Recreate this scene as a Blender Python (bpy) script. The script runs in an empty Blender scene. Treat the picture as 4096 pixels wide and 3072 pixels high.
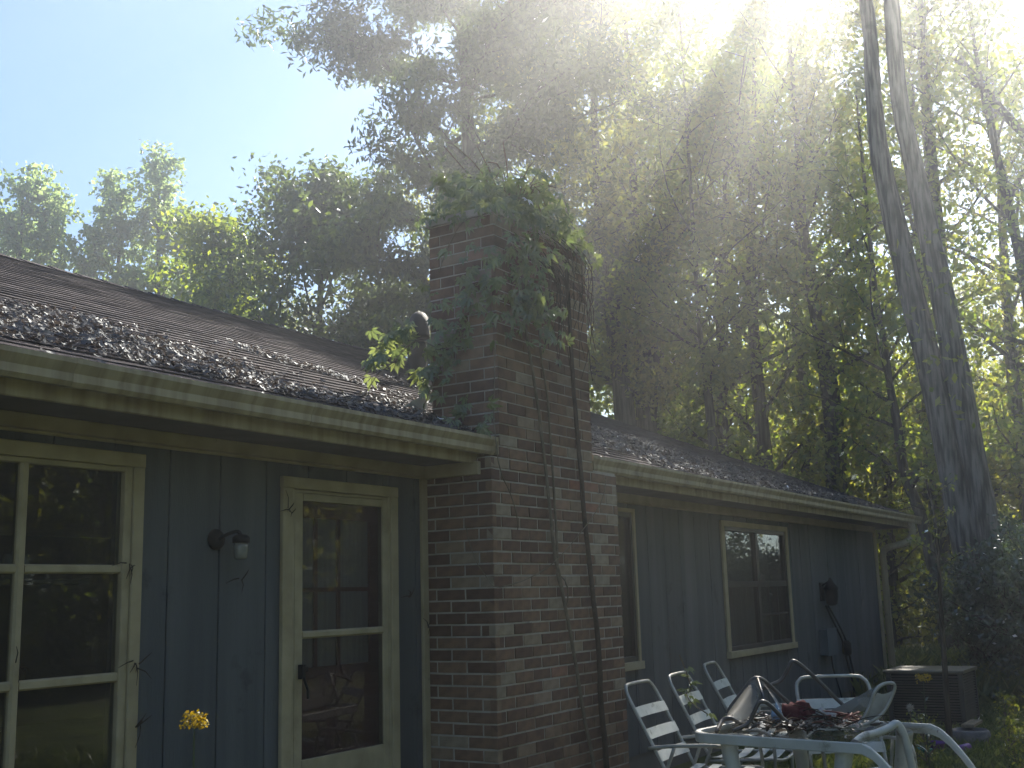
import bpy, math, random
import numpy as np
from mathutils import Vector, Matrix
R = math.radians
random.seed(7)
rng = np.random.default_rng(7)
scene = bpy.context.scene
col = scene.collection

# ------------------------------------------------------------------ camera
cam_d = bpy.data.cameras.new('camera'); cam_o = bpy.data.objects.new('camera', cam_d); col.objects.link(cam_o)
fw = Vector((0.83568, 0.51756, 0.18376)); rt = Vector((0.53088, -0.84695, -0.02883)); up = Vector((-0.14072, -0.12165, 0.98255))
m = Matrix((rt, up, -fw)).transposed().to_4x4(); m.translation = Vector((0, -4.607, 1.6))
cam_o.matrix_world = m
cam_d.sensor_width = 36; cam_d.lens = 39.9; cam_d.clip_start = .05; cam_d.clip_end = 4000
scene.camera = cam_o

# ------------------------------------------------------------------ sky, sun, exposure
SUN_EL, SUN_AZ = 39.5, 80.5            # azimuth from +Y towards +X
world = bpy.data.worlds.new('World'); scene.world = world; world.use_nodes = True
wn = world.node_tree.nodes; wl = world.node_tree.links
bg = wn['Background']; sky = wn.new('ShaderNodeTexSky'); sky.sky_type = 'NISHITA'; sky.sun_disc = False
sky.sun_elevation = R(SUN_EL); sky.sun_rotation = R(SUN_AZ); sky.air_density = 1.0; sky.dust_density = .0; sky.ozone_density = 4.5
wl.new(sky.outputs[0], bg.inputs[0]); bg.inputs[1].default_value = .063
sd = bpy.data.lights.new('sun', 'SUN'); sd.energy = 5.0; sd.angle = R(.53); sd.color = (1, .93, .82)
so = bpy.data.objects.new('sun', sd); col.objects.link(so)
sv = Vector((math.sin(R(SUN_AZ)) * math.cos(R(SUN_EL)), math.cos(R(SUN_AZ)) * math.cos(R(SUN_EL)), math.sin(R(SUN_EL))))
so.rotation_euler = sv.to_track_quat('Z', 'Y').to_euler(); so.location = sv * 60
scene.view_settings.view_transform = 'Standard'; scene.view_settings.look = 'None'
scene.view_settings.exposure = 1.75; scene.view_settings.gamma = 1.0
cy = scene.cycles
cy.use_denoising = True; cy.max_bounces = 6; cy.diffuse_bounces = 3; cy.glossy_bounces = 3; cy.transmission_bounces = 4
cy.volume_bounces = 0; cy.transparent_max_bounces = 8; cy.caustics_reflective = False; cy.caustics_refractive = False
cy.sample_clamp_indirect = 4.0

# ------------------------------------------------------------------ materials
def mat(name, c1, c2=None, scale=8., rough=.7, spec=.3, bump=0., bscale=None, stretch=(1, 1, 1), detail=6., metal=0., coord='Object',
        spots=None, rand=0., ramp=(.35, .65)):
    m = bpy.data.materials.new(name); m.use_nodes = True
    n = m.node_tree.nodes; l = m.node_tree.links; b = n['Principled BSDF']
    b.inputs['Roughness'].default_value = rough; b.inputs['Specular IOR Level'].default_value = spec; b.inputs['Metallic'].default_value = metal
    tc = n.new('ShaderNodeTexCoord'); mp = n.new('ShaderNodeMapping'); mp.inputs['Scale'].default_value = stretch
    l.new(tc.outputs[coord], mp.inputs[0])
    no = n.new('ShaderNodeTexNoise'); no.inputs['Scale'].default_value = scale; no.inputs['Detail'].default_value = detail
    l.new(mp.outputs[0], no.inputs['Vector'])
    cr = n.new('ShaderNodeValToRGB'); cr.color_ramp.elements[0].position = ramp[0]; cr.color_ramp.elements[1].position = ramp[1]
    cr.color_ramp.elements[0].color = (*c1, 1); cr.color_ramp.elements[1].color = (*(c2 or c1), 1)
    l.new(no.outputs[0], cr.inputs[0]); out = cr.outputs[0]
    if spots:                                   # dirt: colour, scale, threshold
        n2 = n.new('ShaderNodeTexNoise'); n2.inputs['Scale'].default_value = spots[1]; n2.inputs['Detail'].default_value = 8; n2.inputs['Roughness'].default_value = .65
        l.new(tc.outputs[coord], n2.inputs['Vector'])
        r2 = n.new('ShaderNodeValToRGB'); r2.color_ramp.elements[0].position = spots[2]; r2.color_ramp.elements[1].position = spots[2] + .12
        l.new(n2.outputs[0], r2.inputs[0])
        mx = n.new('ShaderNodeMixRGB'); l.new(r2.outputs[0], mx.inputs[0]); l.new(out, mx.inputs[1]); mx.inputs[2].default_value = (*spots[0], 1)
        out = mx.outputs[0]
    if rand:
        oi = n.new('ShaderNodeObjectInfo'); hs = n.new('ShaderNodeHueSaturation'); mr = n.new('ShaderNodeMapRange')
        mr.inputs[3].default_value = 1 - rand; mr.inputs[4].default_value = 1 + rand
        l.new(oi.outputs['Random'], mr.inputs[0]); l.new(mr.outputs[0], hs.inputs['Value']); l.new(out, hs.inputs['Color']); out = hs.outputs[0]
    l.new(out, b.inputs['Base Color'])
    if bump:
        bp = n.new('ShaderNodeBump'); bp.inputs['Strength'].default_value = bump; bp.inputs['Distance'].default_value = .01
        nb = n.new('ShaderNodeTexNoise'); nb.inputs['Scale'].default_value = bscale or scale * 6; nb.inputs['Detail'].default_value = 5
        l.new(mp.outputs[0], nb.inputs['Vector']); l.new(nb.outputs[0], bp.inputs['Height']); l.new(bp.outputs[0], b.inputs['Normal'])
    return m

def leaf_mat(name, cols, trans=.5, rough=.5, gloss=.06):
    """leaf: diffuse + translucent + a little gloss; colour from the per-leaf attribute 'rnd'"""
    m = bpy.data.materials.new(name); m.use_nodes = True
    n = m.node_tree.nodes; l = m.node_tree.links
    for x in list(n):
        if x.type == 'BSDF_PRINCIPLED': n.remove(x)
    out = [x for x in n if x.type == 'OUTPUT_MATERIAL'][0]
    at = n.new('ShaderNodeAttribute'); at.attribute_name = 'rnd'
    cr = n.new('ShaderNodeValToRGB'); el = cr.color_ramp.elements
    for i, c in enumerate(cols):
        p = i / max(1, len(cols) - 1)
        e = el[0] if i == 0 else (el[1] if i == len(cols) - 1 else el.new(p))
        e.position = p; e.color = (*c, 1)
    l.new(at.outputs['Fac'], cr.inputs[0])
    d = n.new('ShaderNodeBsdfDiffuse'); t = n.new('ShaderNodeBsdfTranslucent'); g = n.new('ShaderNodeBsdfGlossy'); g.inputs['Roughness'].default_value = rough
    hs = n.new('ShaderNodeHueSaturation'); hs.inputs['Hue'].default_value = .485; hs.inputs['Saturation'].default_value = 1.1; hs.inputs['Value'].default_value = 2.3
    l.new(cr.outputs[0], d.inputs[0]); l.new(cr.outputs[0], hs.inputs['Color']); l.new(hs.outputs[0], t.inputs[0])
    a = n.new('ShaderNodeMixShader'); a.inputs[0].default_value = trans; l.new(d.outputs[0], a.inputs[1]); l.new(t.outputs[0], a.inputs[2])
    b = n.new('ShaderNodeMixShader'); b.inputs[0].default_value = gloss; l.new(a.outputs[0], b.inputs[1]); l.new(g.outputs[0], b.inputs[2])
    g.inputs[0].default_value = (.9, .95, 1, 1)
    l.new(b.outputs[0], out.inputs[0])
    return m

def glass_mat(name, tint=(.9, .95, .95), refl=1.0, haze=.0):
    m = bpy.data.materials.new(name); m.use_nodes = True
    n = m.node_tree.nodes; l = m.node_tree.links; n.remove(n['Principled BSDF'])
    out = [x for x in n if x.type == 'OUTPUT_MATERIAL'][0]
    t = n.new('ShaderNodeBsdfTransparent'); t.inputs[0].default_value = (*tint, 1)
    g = n.new('ShaderNodeBsdfGlossy'); g.inputs['Roughness'].default_value = .015
    f = n.new('ShaderNodeFresnel'); f.inputs[0].default_value = 1.5
    tc = n.new('ShaderNodeTexCoord'); no = n.new('ShaderNodeTexNoise'); no.inputs['Scale'].default_value = 1.7
    bp = n.new('ShaderNodeBump'); bp.inputs['Strength'].default_value = .12; bp.inputs['Distance'].default_value = .01
    l.new(tc.outputs['Object'], no.inputs['Vector']); l.new(no.outputs[0], bp.inputs['Height']); l.new(bp.outputs[0], g.inputs['Normal'])
    mu = n.new('ShaderNodeMath'); mu.operation = 'MULTIPLY'; mu.inputs[1].default_value = refl; mu.use_clamp = True
    l.new(f.outputs[0], mu.inputs[0])
    mx = n.new('ShaderNodeMixShader'); l.new(mu.outputs[0], mx.inputs[0]); l.new(t.outputs[0], mx.inputs[1]); l.new(g.outputs[0], mx.inputs[2])
    last = mx
    if haze:
        d = n.new('ShaderNodeBsdfDiffuse'); d.inputs[0].default_value = (.35, .33, .3, 1)
        m2 = n.new('ShaderNodeMixShader'); m2.inputs[0].default_value = haze; l.new(mx.outputs[0], m2.inputs[1]); l.new(d.outputs[0], m2.inputs[2]); last = m2
    l.new(last.outputs[0], out.inputs[0])
    return m

M = {}
M['siding'] = mat('blue_siding', (.088, .098, .108), (.13, .138, .146), 2.2, .8, .2, .6, 70, (3.5, 1, .22), spots=((.05, .056, .06), 2.6, .6), rand=.1)
M['trim'] = mat('cream_trim', (.34, .28, .175), (.44, .37, .24), 5, .65, .3, .15, 40, (1, 1, 1), spots=((.13, .11, .08), 7, .68))
M['frame'] = mat('cream_frame', (.33, .275, .175), (.45, .38, .25), 6, .6, .3, .15, 50, spots=((.12, .09, .06), 9, .67))
M['gutter'] = mat('cream_gutter', (.24, .19, .115), (.4, .335, .215), 2.6, .6, .3, .1, 12, (7, 1, .35), spots=((.12, .105, .075), 3.2, .6), ramp=(.28, .62))
M['soffit'] = mat('dark_soffit', (.13, .11, .11), (.17, .15, .15), 4, .8, .2, .2)
M['shingle'] = mat('asphalt_shingle', (.05, .043, .045), (.095, .08, .08), 6, .95, .12, .8, 220, spots=((.03, .03, .03), 2.5, .62), rand=.18)
M['mortar'] = mat('mortar', (.34, .31, .265), (.46, .42, .365), 9, .95, .1, .6, 90, spots=((.12, .11, .09), 3, .62))
M['flash'] = mat('metal_flashing', (.55, .57, .6), (.65, .67, .7), 9, .35, .5, metal=.6)
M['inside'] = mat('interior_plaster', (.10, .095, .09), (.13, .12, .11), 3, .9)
M['curtain'] = mat('curtain_cloth', (.3, .3, .31), (.4, .4, .41), 6, .9, .1, .3, 20, (6, 6, .3))
M['reddoor'] = mat('maroon_door', (.14, .03, .032), (.18, .042, .042), 5, .5, .3, .1)
M['black'] = mat('black_metal', (.012, .012, .013), (.02, .02, .02), 9, .7, .2, .1)
M['darkframe'] = mat('bronze_window_frame', (.035, .03, .03), (.05, .045, .042), 7, .45, .4)
M['greybox'] = mat('grey_painted_box', (.10, .12, .135), (.13, .15, .165), 5, .6, .3)
M['cable'] = mat('black_cable', (.02, .02, .02), (.03, .03, .03), 9, .7)
M['glass'] = glass_mat('window_glass', (.8, .83, .82), .65, .05)
M['screen'] = glass_mat('storm_glass', (.7, .7, .7), .12, .05)
M['lampglass'] = mat('lamp_jar_glass', (.2, .2, .18), (.28, .27, .24), 9, .15, .5)
M['alu'] = mat('dull_aluminium_tube', (.34, .33, .29), (.46, .45, .41), 12, .45, .5, .1, 60, metal=.25, spots=((.15, .13, .1), 8, .64))
M['strap'] = mat('white_vinyl_strap', (.5, .51, .46), (.62, .63, .58), 9, .55, .3, .1, 40, spots=((.22, .22, .17), 14, .58))
M['plastic'] = mat('white_plastic', (.46, .45, .40), (.58, .57, .52), 5, .45, .4, .05, spots=((.2, .19, .15), 6, .6))
M['tube'] = mat('dark_bronze_tube', (.05, .047, .045), (.1, .095, .09), 11, .4, .5, spots=((.3, .3, .28), 13, .66))
M['litterbrown'] = leaf_mat('dead_leaf', [(.03, .023, .017), (.055, .043, .032), (.09, .071, .054), (.15, .125, .10)], .12, .5, .06)
M['bark'] = mat('tree_bark', (.03, .025, .02), (.115, .1, .082), 4.5, .95, .1, 1.0, 12, (4, 4, .45), ramp=(.4, .6))
M['barkpale'] = mat('grey_tree_bark', (.05, .045, .04), (.21, .19, .165), 4.0, .95, .1, 1.0, 10, (4.5, 4.5, .5), spots=((.06, .055, .048), 1.6, .58), ramp=(.4, .6))
M['vinestem'] = mat('vine_stem', (.13, .105, .075), (.22, .18, .13), 14, .9, .1, .4)
M['darkstem'] = mat('dead_vine_bark', (.035, .028, .02), (.07, .055, .04), 14, .95, .1, .7)
M['oakleaf'] = leaf_mat('oak_leaf', [(.03, .05, .016), (.05, .085, .024), (.085, .12, .03)], .5, .4, .06)
M['forestleaf'] = leaf_mat('forest_leaf', [(.06, .09, .016), (.1, .14, .022), (.14, .175, .028), (.2, .205, .035)], .62)
M['limeleaf'] = leaf_mat('spring_leaf', [(.08, .13, .022), (.12, .18, .03), (.18, .215, .035)], .62)
M['paleleaf'] = leaf_mat('pale_background_leaf', [(.11, .17, .065), (.15, .22, .08), (.2, .26, .1)], .62)
M['vineleaf'] = leaf_mat('creeper_leaf', [(.075, .11, .04), (.11, .15, .05), (.15, .185, .06)], .4, .45, .08)
M['shrubleaf'] = leaf_mat('shrub_leaf', [(.02, .04, .016), (.035, .065, .024), (.055, .085, .03)], .3, .35, .1)
M['grass'] = leaf_mat('grass_blade', [(.04, .07, .015), (.075, .115, .025), (.14, .16, .05)], .4, .5, .04)
M['yellow'] = leaf_mat('yellow_petal', [(.26, .19, .01), (.4, .3, .015)], .25)
M['purple'] = mat('purple_plastic', (.12, .03, .22), (.16, .05, .28), 8, .4)
M['teal'] = mat('teal_plastic', (.02, .18, .16), (.04, .25, .22), 8, .4)
M['stone'] = mat('grey_stone', (.13, .12, .115), (.22, .2, .19), 9, .95, .1, .7)
M['wood'] = mat('weathered_board', (.19, .15, .10), (.3, .24, .17), 6, .9, .1, .4, 40, (1, 8, 8))
M['acmetal'] = mat('brown_grey_enamel', (.055, .05, .045), (.075, .07, .06), 6, .5, .4)
M['aclid'] = mat('tan_enamel_lid', (.11, .095, .07), (.16, .14, .1), 6, .5, .4)
M['cloth'] = mat('maroon_cloth', (.075, .02, .022), (.13, .04, .04), 9, .9, .1, .5)
M['rag'] = mat('grey_rag', (.3, .29, .27), (.42, .41, .39), 9, .9, .1, .5)
M['bluerag'] = mat('blue_rag', (.2, .3, .42), (.28, .4, .55), 9, .9, .1, .5)
M['copper'] = mat('red_cord', (.16, .05, .035), (.24, .09, .06), 9, .6)
M['sling'] = None

def sling_mat():
    m = bpy.data.materials.new('mesh_sling_fabric'); m.use_nodes = True
    n = m.node_tree.nodes; l = m.node_tree.links; b = n['Principled BSDF']; out = [x for x in n if x.type == 'OUTPUT_MATERIAL'][0]
    b.inputs['Base Color'].default_value = (.17, .165, .14, 1); b.inputs['Roughness'].default_value = .7
    t = n.new('ShaderNodeBsdfTransparent'); mx = n.new('ShaderNodeMixShader')
    tc = n.new('ShaderNodeTexCoord'); no = n.new('ShaderNodeTexNoise'); no.inputs['Scale'].default_value = 7; no.inputs['Detail'].default_value = 6
    r = n.new('ShaderNodeValToRGB'); r.color_ramp.elements[0].color = (.5, .5, .5, 1); r.color_ramp.elements[1].color = (.85, .85, .85, 1)
    l.new(tc.outputs['Object'], no.inputs['Vector']); l.new(no.outputs[0], r.inputs[0])
    l.new(r.outputs[0], mx.inputs[0]); l.new(t.outputs[0], mx.inputs[1]); l.new(b.outputs[0], mx.inputs[2]); l.new(mx.outputs[0], out.inputs[0])
    return m
M['sling'] = sling_mat()

def brick_mat():
    m = mat('brown_brick', (.75, .75, .75), (1.15, 1.15, 1.15), 14, .9, .15, .5, 120)
    n = m.node_tree.nodes; l = m.node_tree.links; b = n['Principled BSDF']
    src = b.inputs['Base Color'].links[0].from_socket
    oi = n.new('ShaderNodeObjectInfo'); cr = n.new('ShaderNodeValToRGB'); e = cr.color_ramp.elements; cr.color_ramp.interpolation = 'LINEAR'
    cols = [(0, (.11, .064, .044)), (.3, (.15, .088, .06)), (.62, (.2, .12, .078)), (.8, (.225, .14, .09)), (.88, (.28, .215, .15)), (.96, (.3, .245, .18)), (1, (.26, .115, .075))]
    e[0].position = 0; e[0].color = (*cols[0][1], 1); e[1].position = 1; e[1].color = (*cols[-1][1], 1)
    for p, c in cols[1:-1]:
        x = e.new(p); x.color = (*c, 1)
    at = n.new('ShaderNodeAttribute'); at.attribute_name = 'rnd'; ad = n.new('ShaderNodeMath'); fr = n.new('ShaderNodeMath'); fr.operation = 'FRACT'
    l.new(oi.outputs['Random'], ad.inputs[0]); l.new(at.outputs['Fac'], ad.inputs[1]); l.new(ad.outputs[0], fr.inputs[0]); l.new(fr.outputs[0], cr.inputs[0])
    mx = n.new('ShaderNodeMixRGB'); mx.blend_type = 'MULTIPLY'; mx.inputs[0].default_value = 1
    l.new(cr.outputs[0], mx.inputs[1]); l.new(src, mx.inputs[2]); l.new(mx.outputs[0], b.inputs['Base Color'])
    return m
M['brick'] = brick_mat()

def ground_mat():
    m = mat('grass_and_soil', (.05, .06, .022), (.085, .10, .03), 1.3, .95, .1, .8, 30, spots=((.10, .085, .06), .9, .55))
    return m
M['ground'] = ground_mat()

# ------------------------------------------------------------------ mesh helpers
class MB:
    def __init__(s): s.v = []; s.f = []
    def box(s, x0, x1, y0, y1, z0, z1):
        b = len(s.v)
        s.v += [(x0, y0, z0), (x1, y0, z0), (x1, y1, z0), (x0, y1, z0), (x0, y0, z1), (x1, y0, z1), (x1, y1, z1), (x0, y1, z1)]
        s.f += [(b, b + 3, b + 2, b + 1), (b + 4, b + 5, b + 6, b + 7), (b, b + 1, b + 5, b + 4), (b + 1, b + 2, b + 6, b + 5), (b + 2, b + 3, b + 7, b + 6), (b + 3, b, b + 4, b + 7)]
        return s
    def bbox(s, x0, x1, y0, y1, z0, z1, e=.004):
        """box with chamfered long edges: an octagon section along its longest side"""
        d = (x1 - x0, y1 - y0, z1 - z0); ax = max(range(3), key=lambda i: d[i]); o = [i for i in range(3) if i != ax]
        lo = (x0, y0, z0); hi = (x1, y1, z1); a0, a1 = lo[o[0]], hi[o[0]]; b0, b1 = lo[o[1]], hi[o[1]]
        e = min(e, (a1 - a0) * .4, (b1 - b0) * .4)
        ring = [(a0 + e, b0), (a1 - e, b0), (a1, b0 + e), (a1, b1 - e), (a1 - e, b1), (a0 + e, b1), (a0, b1 - e), (a0, b0 + e)]
        base = len(s.v)
        for t in (lo[ax], hi[ax]):
            for p, q in ring:
                c = [0, 0, 0]; c[ax] = t; c[o[0]] = p; c[o[1]] = q; s.v.append(tuple(c))
        for i in range(8):
            j = (i + 1) % 8; s.f.append((base + i, base + j, base + 8 + j, base + 8 + i))
        s.f += [tuple(base + i for i in range(7, -1, -1)), tuple(base + 8 + i for i in range(8))]
        return s
    def poly(s, pts):
        b = len(s.v); s.v += [tuple(p) for p in pts]; s.f.append(tuple(range(b, b + len(pts)))); return s
    def extrude_x(s, prof, x0, x1, caps=True):
        b = len(s.v); n = len(prof)
        for x in (x0, x1):
            s.v += [(x, y, z) for y, z in prof]
        for i in range(n):
            j = (i + 1) % n; s.f.append((b + i, b + j, b + n + j, b + n + i))
        if caps: s.f += [tuple(b + i for i in range(n - 1, -1, -1)), tuple(b + n + i for i in range(n))]
        return s
    def tube(s, pts, r, n=8, caps=True):
        P = [Vector(p) for p in pts]; k = len(P); rr = r if hasattr(r, '__len__') else [r] * k
        b = len(s.v); nrm = None
        for i in range(k):
            t = (P[min(i + 1, k - 1)] - P[max(i - 1, 0)]).normalized()
            if nrm is None:
                a = Vector((0, 0, 1)) if abs(t.z) < .9 else Vector((1, 0, 0)); nrm = t.cross(a).normalized()
            else:
                nrm = (nrm - t * nrm.dot(t)); nrm = nrm.normalized() if nrm.length > 1e-6 else t.orthogonal().normalized()
            bi = t.cross(nrm)
            for j in range(n):
                a = 2 * math.pi * j / n; s.v.append(tuple(P[i] + (nrm * math.cos(a) + bi * math.sin(a)) * rr[i]))
        for i in range(k - 1):
            for j in range(n):
                q = (j + 1) % n; s.f.append((b + i * n + j, b + i * n + q, b + (i + 1) * n + q, b + (i + 1) * n + j))
        if caps: s.f += [tuple(b + j for j in range(n - 1, -1, -1)), tuple(b + (k - 1) * n + j for j in range(n))]
        return s
    def lathe(s, prof, c=(0, 0, 0), n=16, axis='z'):
        b = len(s.v); k = len(prof)
        for r, h in prof:
            for j in range(n):
                a = 2 * math.pi * j / n; x, y = r * math.cos(a), r * math.sin(a)
                s.v.append((c[0] + x, c[1] + y, c[2] + h) if axis == 'z' else (c[0] + x, c[1] - h, c[2] + y))
        for i in range(k - 1):
            for j in range(n):
                q = (j + 1) % n; s.f.append((b + i * n + j, b + i * n + q, b + (i + 1) * n + q, b + (i + 1) * n + j))
        s.f += [tuple(b + j for j in range(n - 1, -1, -1)), tuple(b + (k - 1) * n + j for j in range(n))]
        return s
    def xf(s, mx):
        s.v = [tuple(mx @ Vector(p)) for p in s.v]; return s
    def mesh(s, name, material, off=(0, 0, 0), smooth=False):
        me = bpy.data.meshes.new(name)
        me.from_pydata([(p[0] - off[0], p[1] - off[1], p[2] - off[2]) for p in s.v], [], s.f)
        me.materials.append(material)
        if smooth: me.shade_smooth()
        me.update(); return me

def link(name, data, parent=None):
    o = bpy.data.objects.new(name, data); col.objects.link(o)
    if parent: o.parent = parent
    return o
def woff(o):
    x = Vector((0, 0, 0))
    while o: x += o.location; o = o.parent
    return x
def part(name, mb, material, parent, smooth=False, label=None):
    o = link(name, mb.mesh(name, material, woff(parent), smooth), parent)
    if label: o['label'] = label
    return o
def tag(o, label, cat, group=None, kind=None):
    o['label'] = label; o['category'] = cat
    if group: o['group'] = group
    if kind: o['kind'] = kind
    return o
def thing(name, label, cat, loc=(0, 0, 0), rz=0., group=None):
    o = link(name, None); o.location = loc; o.rotation_euler = (0, 0, rz); return tag(o, label, cat, group)
def solo(name, mb, material, label, cat, loc=(0, 0, 0), smooth=False, group=None):
    o = link(name, mb.mesh(name, material, loc, smooth)); o.location = loc; return tag(o, label, cat, group)
def struct(name, mb, material):
    o = link(name, mb.mesh(name, material)); o['kind'] = 'structure'; return o
def dup(root, loc, rz, label=None, group=None, scale=None):
    r = root.copy(); col.objects.link(r); r.location = loc; r.rotation_euler = (0, 0, rz)
    if scale: r.scale = scale
    if label: r['label'] = label
    if group: r['group'] = group
    for ch in root.children:
        c = ch.copy(); col.objects.link(c); c.parent = r
        for g in ch.children:
            d = g.copy(); col.objects.link(d); d.parent = c
    return r
def smooth_path(pts, sub=5):
    P = [Vector(p) for p in pts]; out = []
    for i in range(len(P) - 1):
        p0 = P[max(i - 1, 0)]; p1 = P[i]; p2 = P[i + 1]; p3 = P[min(i + 2, len(P) - 1)]
        for k in range(sub):
            t = k / sub
            out.append(.5 * ((2 * p1) + (p2 - p0) * t + (2 * p0 - 5 * p1 + 4 * p2 - p3) * t * t + (3 * p1 - p0 - 3 * p2 + p3) * t ** 3))
    out.append(P[-1]); return out

# leaves as numpy arrays: every leaf a folded rhombus of 2 triangles
def leaf_mesh(name, pos, size, width, material, droop=.3, seed=0, dirs=None, flat=0.):
    g = np.random.default_rng(seed); n = len(pos)
    d = g.normal(size=(n, 3)); d[:, 2] *= (1 - flat)
    if dirs is not None: d = d * .8 + dirs
    d[:, 2] -= droop; d /= np.linalg.norm(d, axis=1)[:, None] + 1e-9
    a = g.normal(size=(n, 3)); a[:, 2] += flat * 3
    sdir = np.cross(d, a); sdir /= np.linalg.norm(sdir, axis=1)[:, None] + 1e-9
    nn = np.cross(sdir, d)
    L = (size * g.uniform(.65, 1.3, n))[:, None]; Wd = L * width * .5
    v = np.empty((n, 4, 3))
    v[:, 0] = pos; v[:, 1] = pos + d * L * .5 + sdir * Wd + nn * L * .06; v[:, 2] = pos + d * L; v[:, 3] = pos + d * L * .5 - sdir * Wd + nn * L * .06
    return tri_mesh(name, v.reshape(-1, 3), np.arange(n * 4).reshape(-1, 4)[:, [0, 1, 2, 0, 2, 3]].reshape(-1, 3), np.repeat(g.random(n), 4), material)

def tri_mesh(name, verts, tris, rnd, material):
    me = bpy.data.meshes.new(name)
    me.vertices.add(len(verts)); me.vertices.foreach_set('co', np.ascontiguousarray(verts, dtype=np.float32).ravel())
    me.loops.add(len(tris) * 3); me.loops.foreach_set('vertex_index', np.ascontiguousarray(tris, dtype=np.int32).ravel())
    me.polygons.add(len(tris)); me.polygons.foreach_set('loop_start', np.arange(0, len(tris) * 3, 3, dtype=np.int32))
    at = me.attributes.new('rnd', 'FLOAT', 'POINT'); at.data.foreach_set('value', np.ascontiguousarray(rnd, dtype=np.float32))
    me.materials.append(material); me.update(calc_edges=True); return me

# ------------------------------------------------------------------ ground
g = MB(); N = 60; S = 200.
xs = [-S / 2 + 20 + S * i / N for i in range(N + 1)]
for j in range(N + 1):
    for i in range(N + 1):
        x, y = xs[i], xs[j]; far = max(0, math.hypot(x - 9, y - 2) - 28)
        g.v.append((x, y, -.0 + min(4, far * .02) + (.25 * math.sin(x * .11) * math.cos(y * .13) if far > 0 else 0)))
for j in range(N):
    for i in range(N):
        a = j * (N + 1) + i; g.f.append((a, a + 1, a + N + 2, a + N + 1))
struct('ground', g, M['ground'])

# ------------------------------------------------------------------ house
XL, XR, YB = -4.0, 17.9, 8.0                  # wall box
EXL, EXR, EYF, EYB = -4.5, 18.75, -.45, 8.45   # eaves
SL = .437; ZE = 2.645                          # roof pitch, eave height of the deck
YR = 4.0
def roof_z(y): return ZE + SL * (y - EYF)
house = thing('house', 'single storey ranch house with blue grey board siding and brown hip roof', 'house', (7, 4, 0))
# wall shell behind the boards (front face pieces leave the openings free)
OPEN = [(1.70, 3.80, .76, 2.30), (4.93, 5.87, .28, 2.27), (8.25, 9.43, 1.0, 2.32), (11.66, 13.66, .96, 2.28)]
def wall_pieces(z0, z1, xa, xb):
    ed = [xa]
    for o in OPEN: ed += [o[0], o[1]]
    ed.append(xb); out = []
    for i in range(0, len(ed), 2): out.append((ed[i], ed[i + 1], z0, z1))
    for o in OPEN: out += [(o[0], o[1], z0, o[2]), (o[0], o[1], o[3], z1)]
    return out
w = MB()
for a, b, c, d in wall_pieces(.0, 2.5, XL, XR):
    if d - c > .01: w.box(a, b, .02, .14, c, d)
w.box(XL, XL + .12, .14, YB, 0, 2.5); w.box(XR - .12, XR, .14, YB, 0, 2.5); w.box(XL + .12, XR - .12, YB - .12, YB, 0, 2.5)
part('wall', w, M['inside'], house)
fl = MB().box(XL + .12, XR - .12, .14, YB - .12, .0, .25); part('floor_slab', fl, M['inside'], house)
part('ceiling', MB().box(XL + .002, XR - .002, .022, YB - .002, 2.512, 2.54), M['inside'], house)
# vertical siding boards, each its own piece, with recessed joints
grooves = []
x = 4.049 - .351 * 23
while x < 6.2: grooves.append(x); x += .351
x = 9.768 - .3745 * 4
while x < XR: grooves.append(x); x += .3745
sid = []
cuts = sorted([XL] + [q for q in grooves if XL + .05 < q < 6.25] + [6.25]) , sorted([8.10] + [q for q in grooves if q > 8.2] + [XR])
for cc in cuts:
    for a, b in zip(cc[:-1], cc[1:]):
        gp0 = .0035 if b < 6.3 else .0055; a2, b2 = a + gp0, b - gp0
        segs = [(a2, b2, .2, 2.49)]
        for o in OPEN:
            ns = []
            for (p, q, z0, z1) in segs:
                if q <= o[0] or p >= o[1] or z1 <= o[2] or z0 >= o[3]: ns.append((p, q, z0, z1)); continue
                if p < o[0]: ns.append((p, o[0], z0, z1))
                if q > o[1]: ns.append((o[1], q, z0, z1))
                pm, qm = max(p, o[0]), min(q, o[1])
                if o[2] > z0: ns.append((pm, qm, z0, o[2]))
                if o[3] < z1: ns.append((pm, qm, o[3], z1))
            segs = ns
        for (p, q, z0, z1) in segs:
            if q - p < .012 or z1 - z0 < .02: continue
            j = random.uniform(-.0015, .0015)
            part('siding_board', MB().bbox(p, q, .003 + j, .02, z0, z1, .003), M['siding'], house)
# soffit, fascia, frieze
part('soffit', MB().box(EXL + .03, 6.37, -.40, .02, 2.49, 2.51).box(7.72, EXR - .03, -.40, .02, 2.49, 2.51).box(EXL + .03, EXR - .03, 8, 8.4, 2.49, 2.51)
     .box(XR, EXR - .03, .02, 8, 2.488, 2.508), M['soffit'], house)
part('fascia_board', MB().bbox(EXL, 6.37, -.425, -.40, 2.475, 2.635), M['gutter'], house)
part('fascia_board', MB().bbox(7.72, EXR, -.425, -.40, 2.475, 2.635), M['gutter'], house)
part('fascia_board', MB().bbox(EXR - .025, EXR, -.40, 8.4, 2.475, 2.635), M['gutter'], house)
for a, b in ((XL, 6.56), (8.0, XR)):
    part('frieze_board', MB().bbox(a, b, -.022, .0, 2.42, 2.489), M['trim'], house)
    part('frieze_moulding', MB().bbox(a, b, -.034, .0, 2.399, 2.419, .008), M['trim'], house)
part('frieze_return', MB().bbox(6.235, 6.27, -.46, -.024, 2.40, 2.488), M['trim'], house)
part('corner_board', MB().bbox(6.20, 6.265, -.026, .0, .2, 2.398), M['trim'], house)
part('corner_board', MB().bbox(XR - .09, XR + .02, -.026, .0, .2, 2.398), M['trim'], house)
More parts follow.
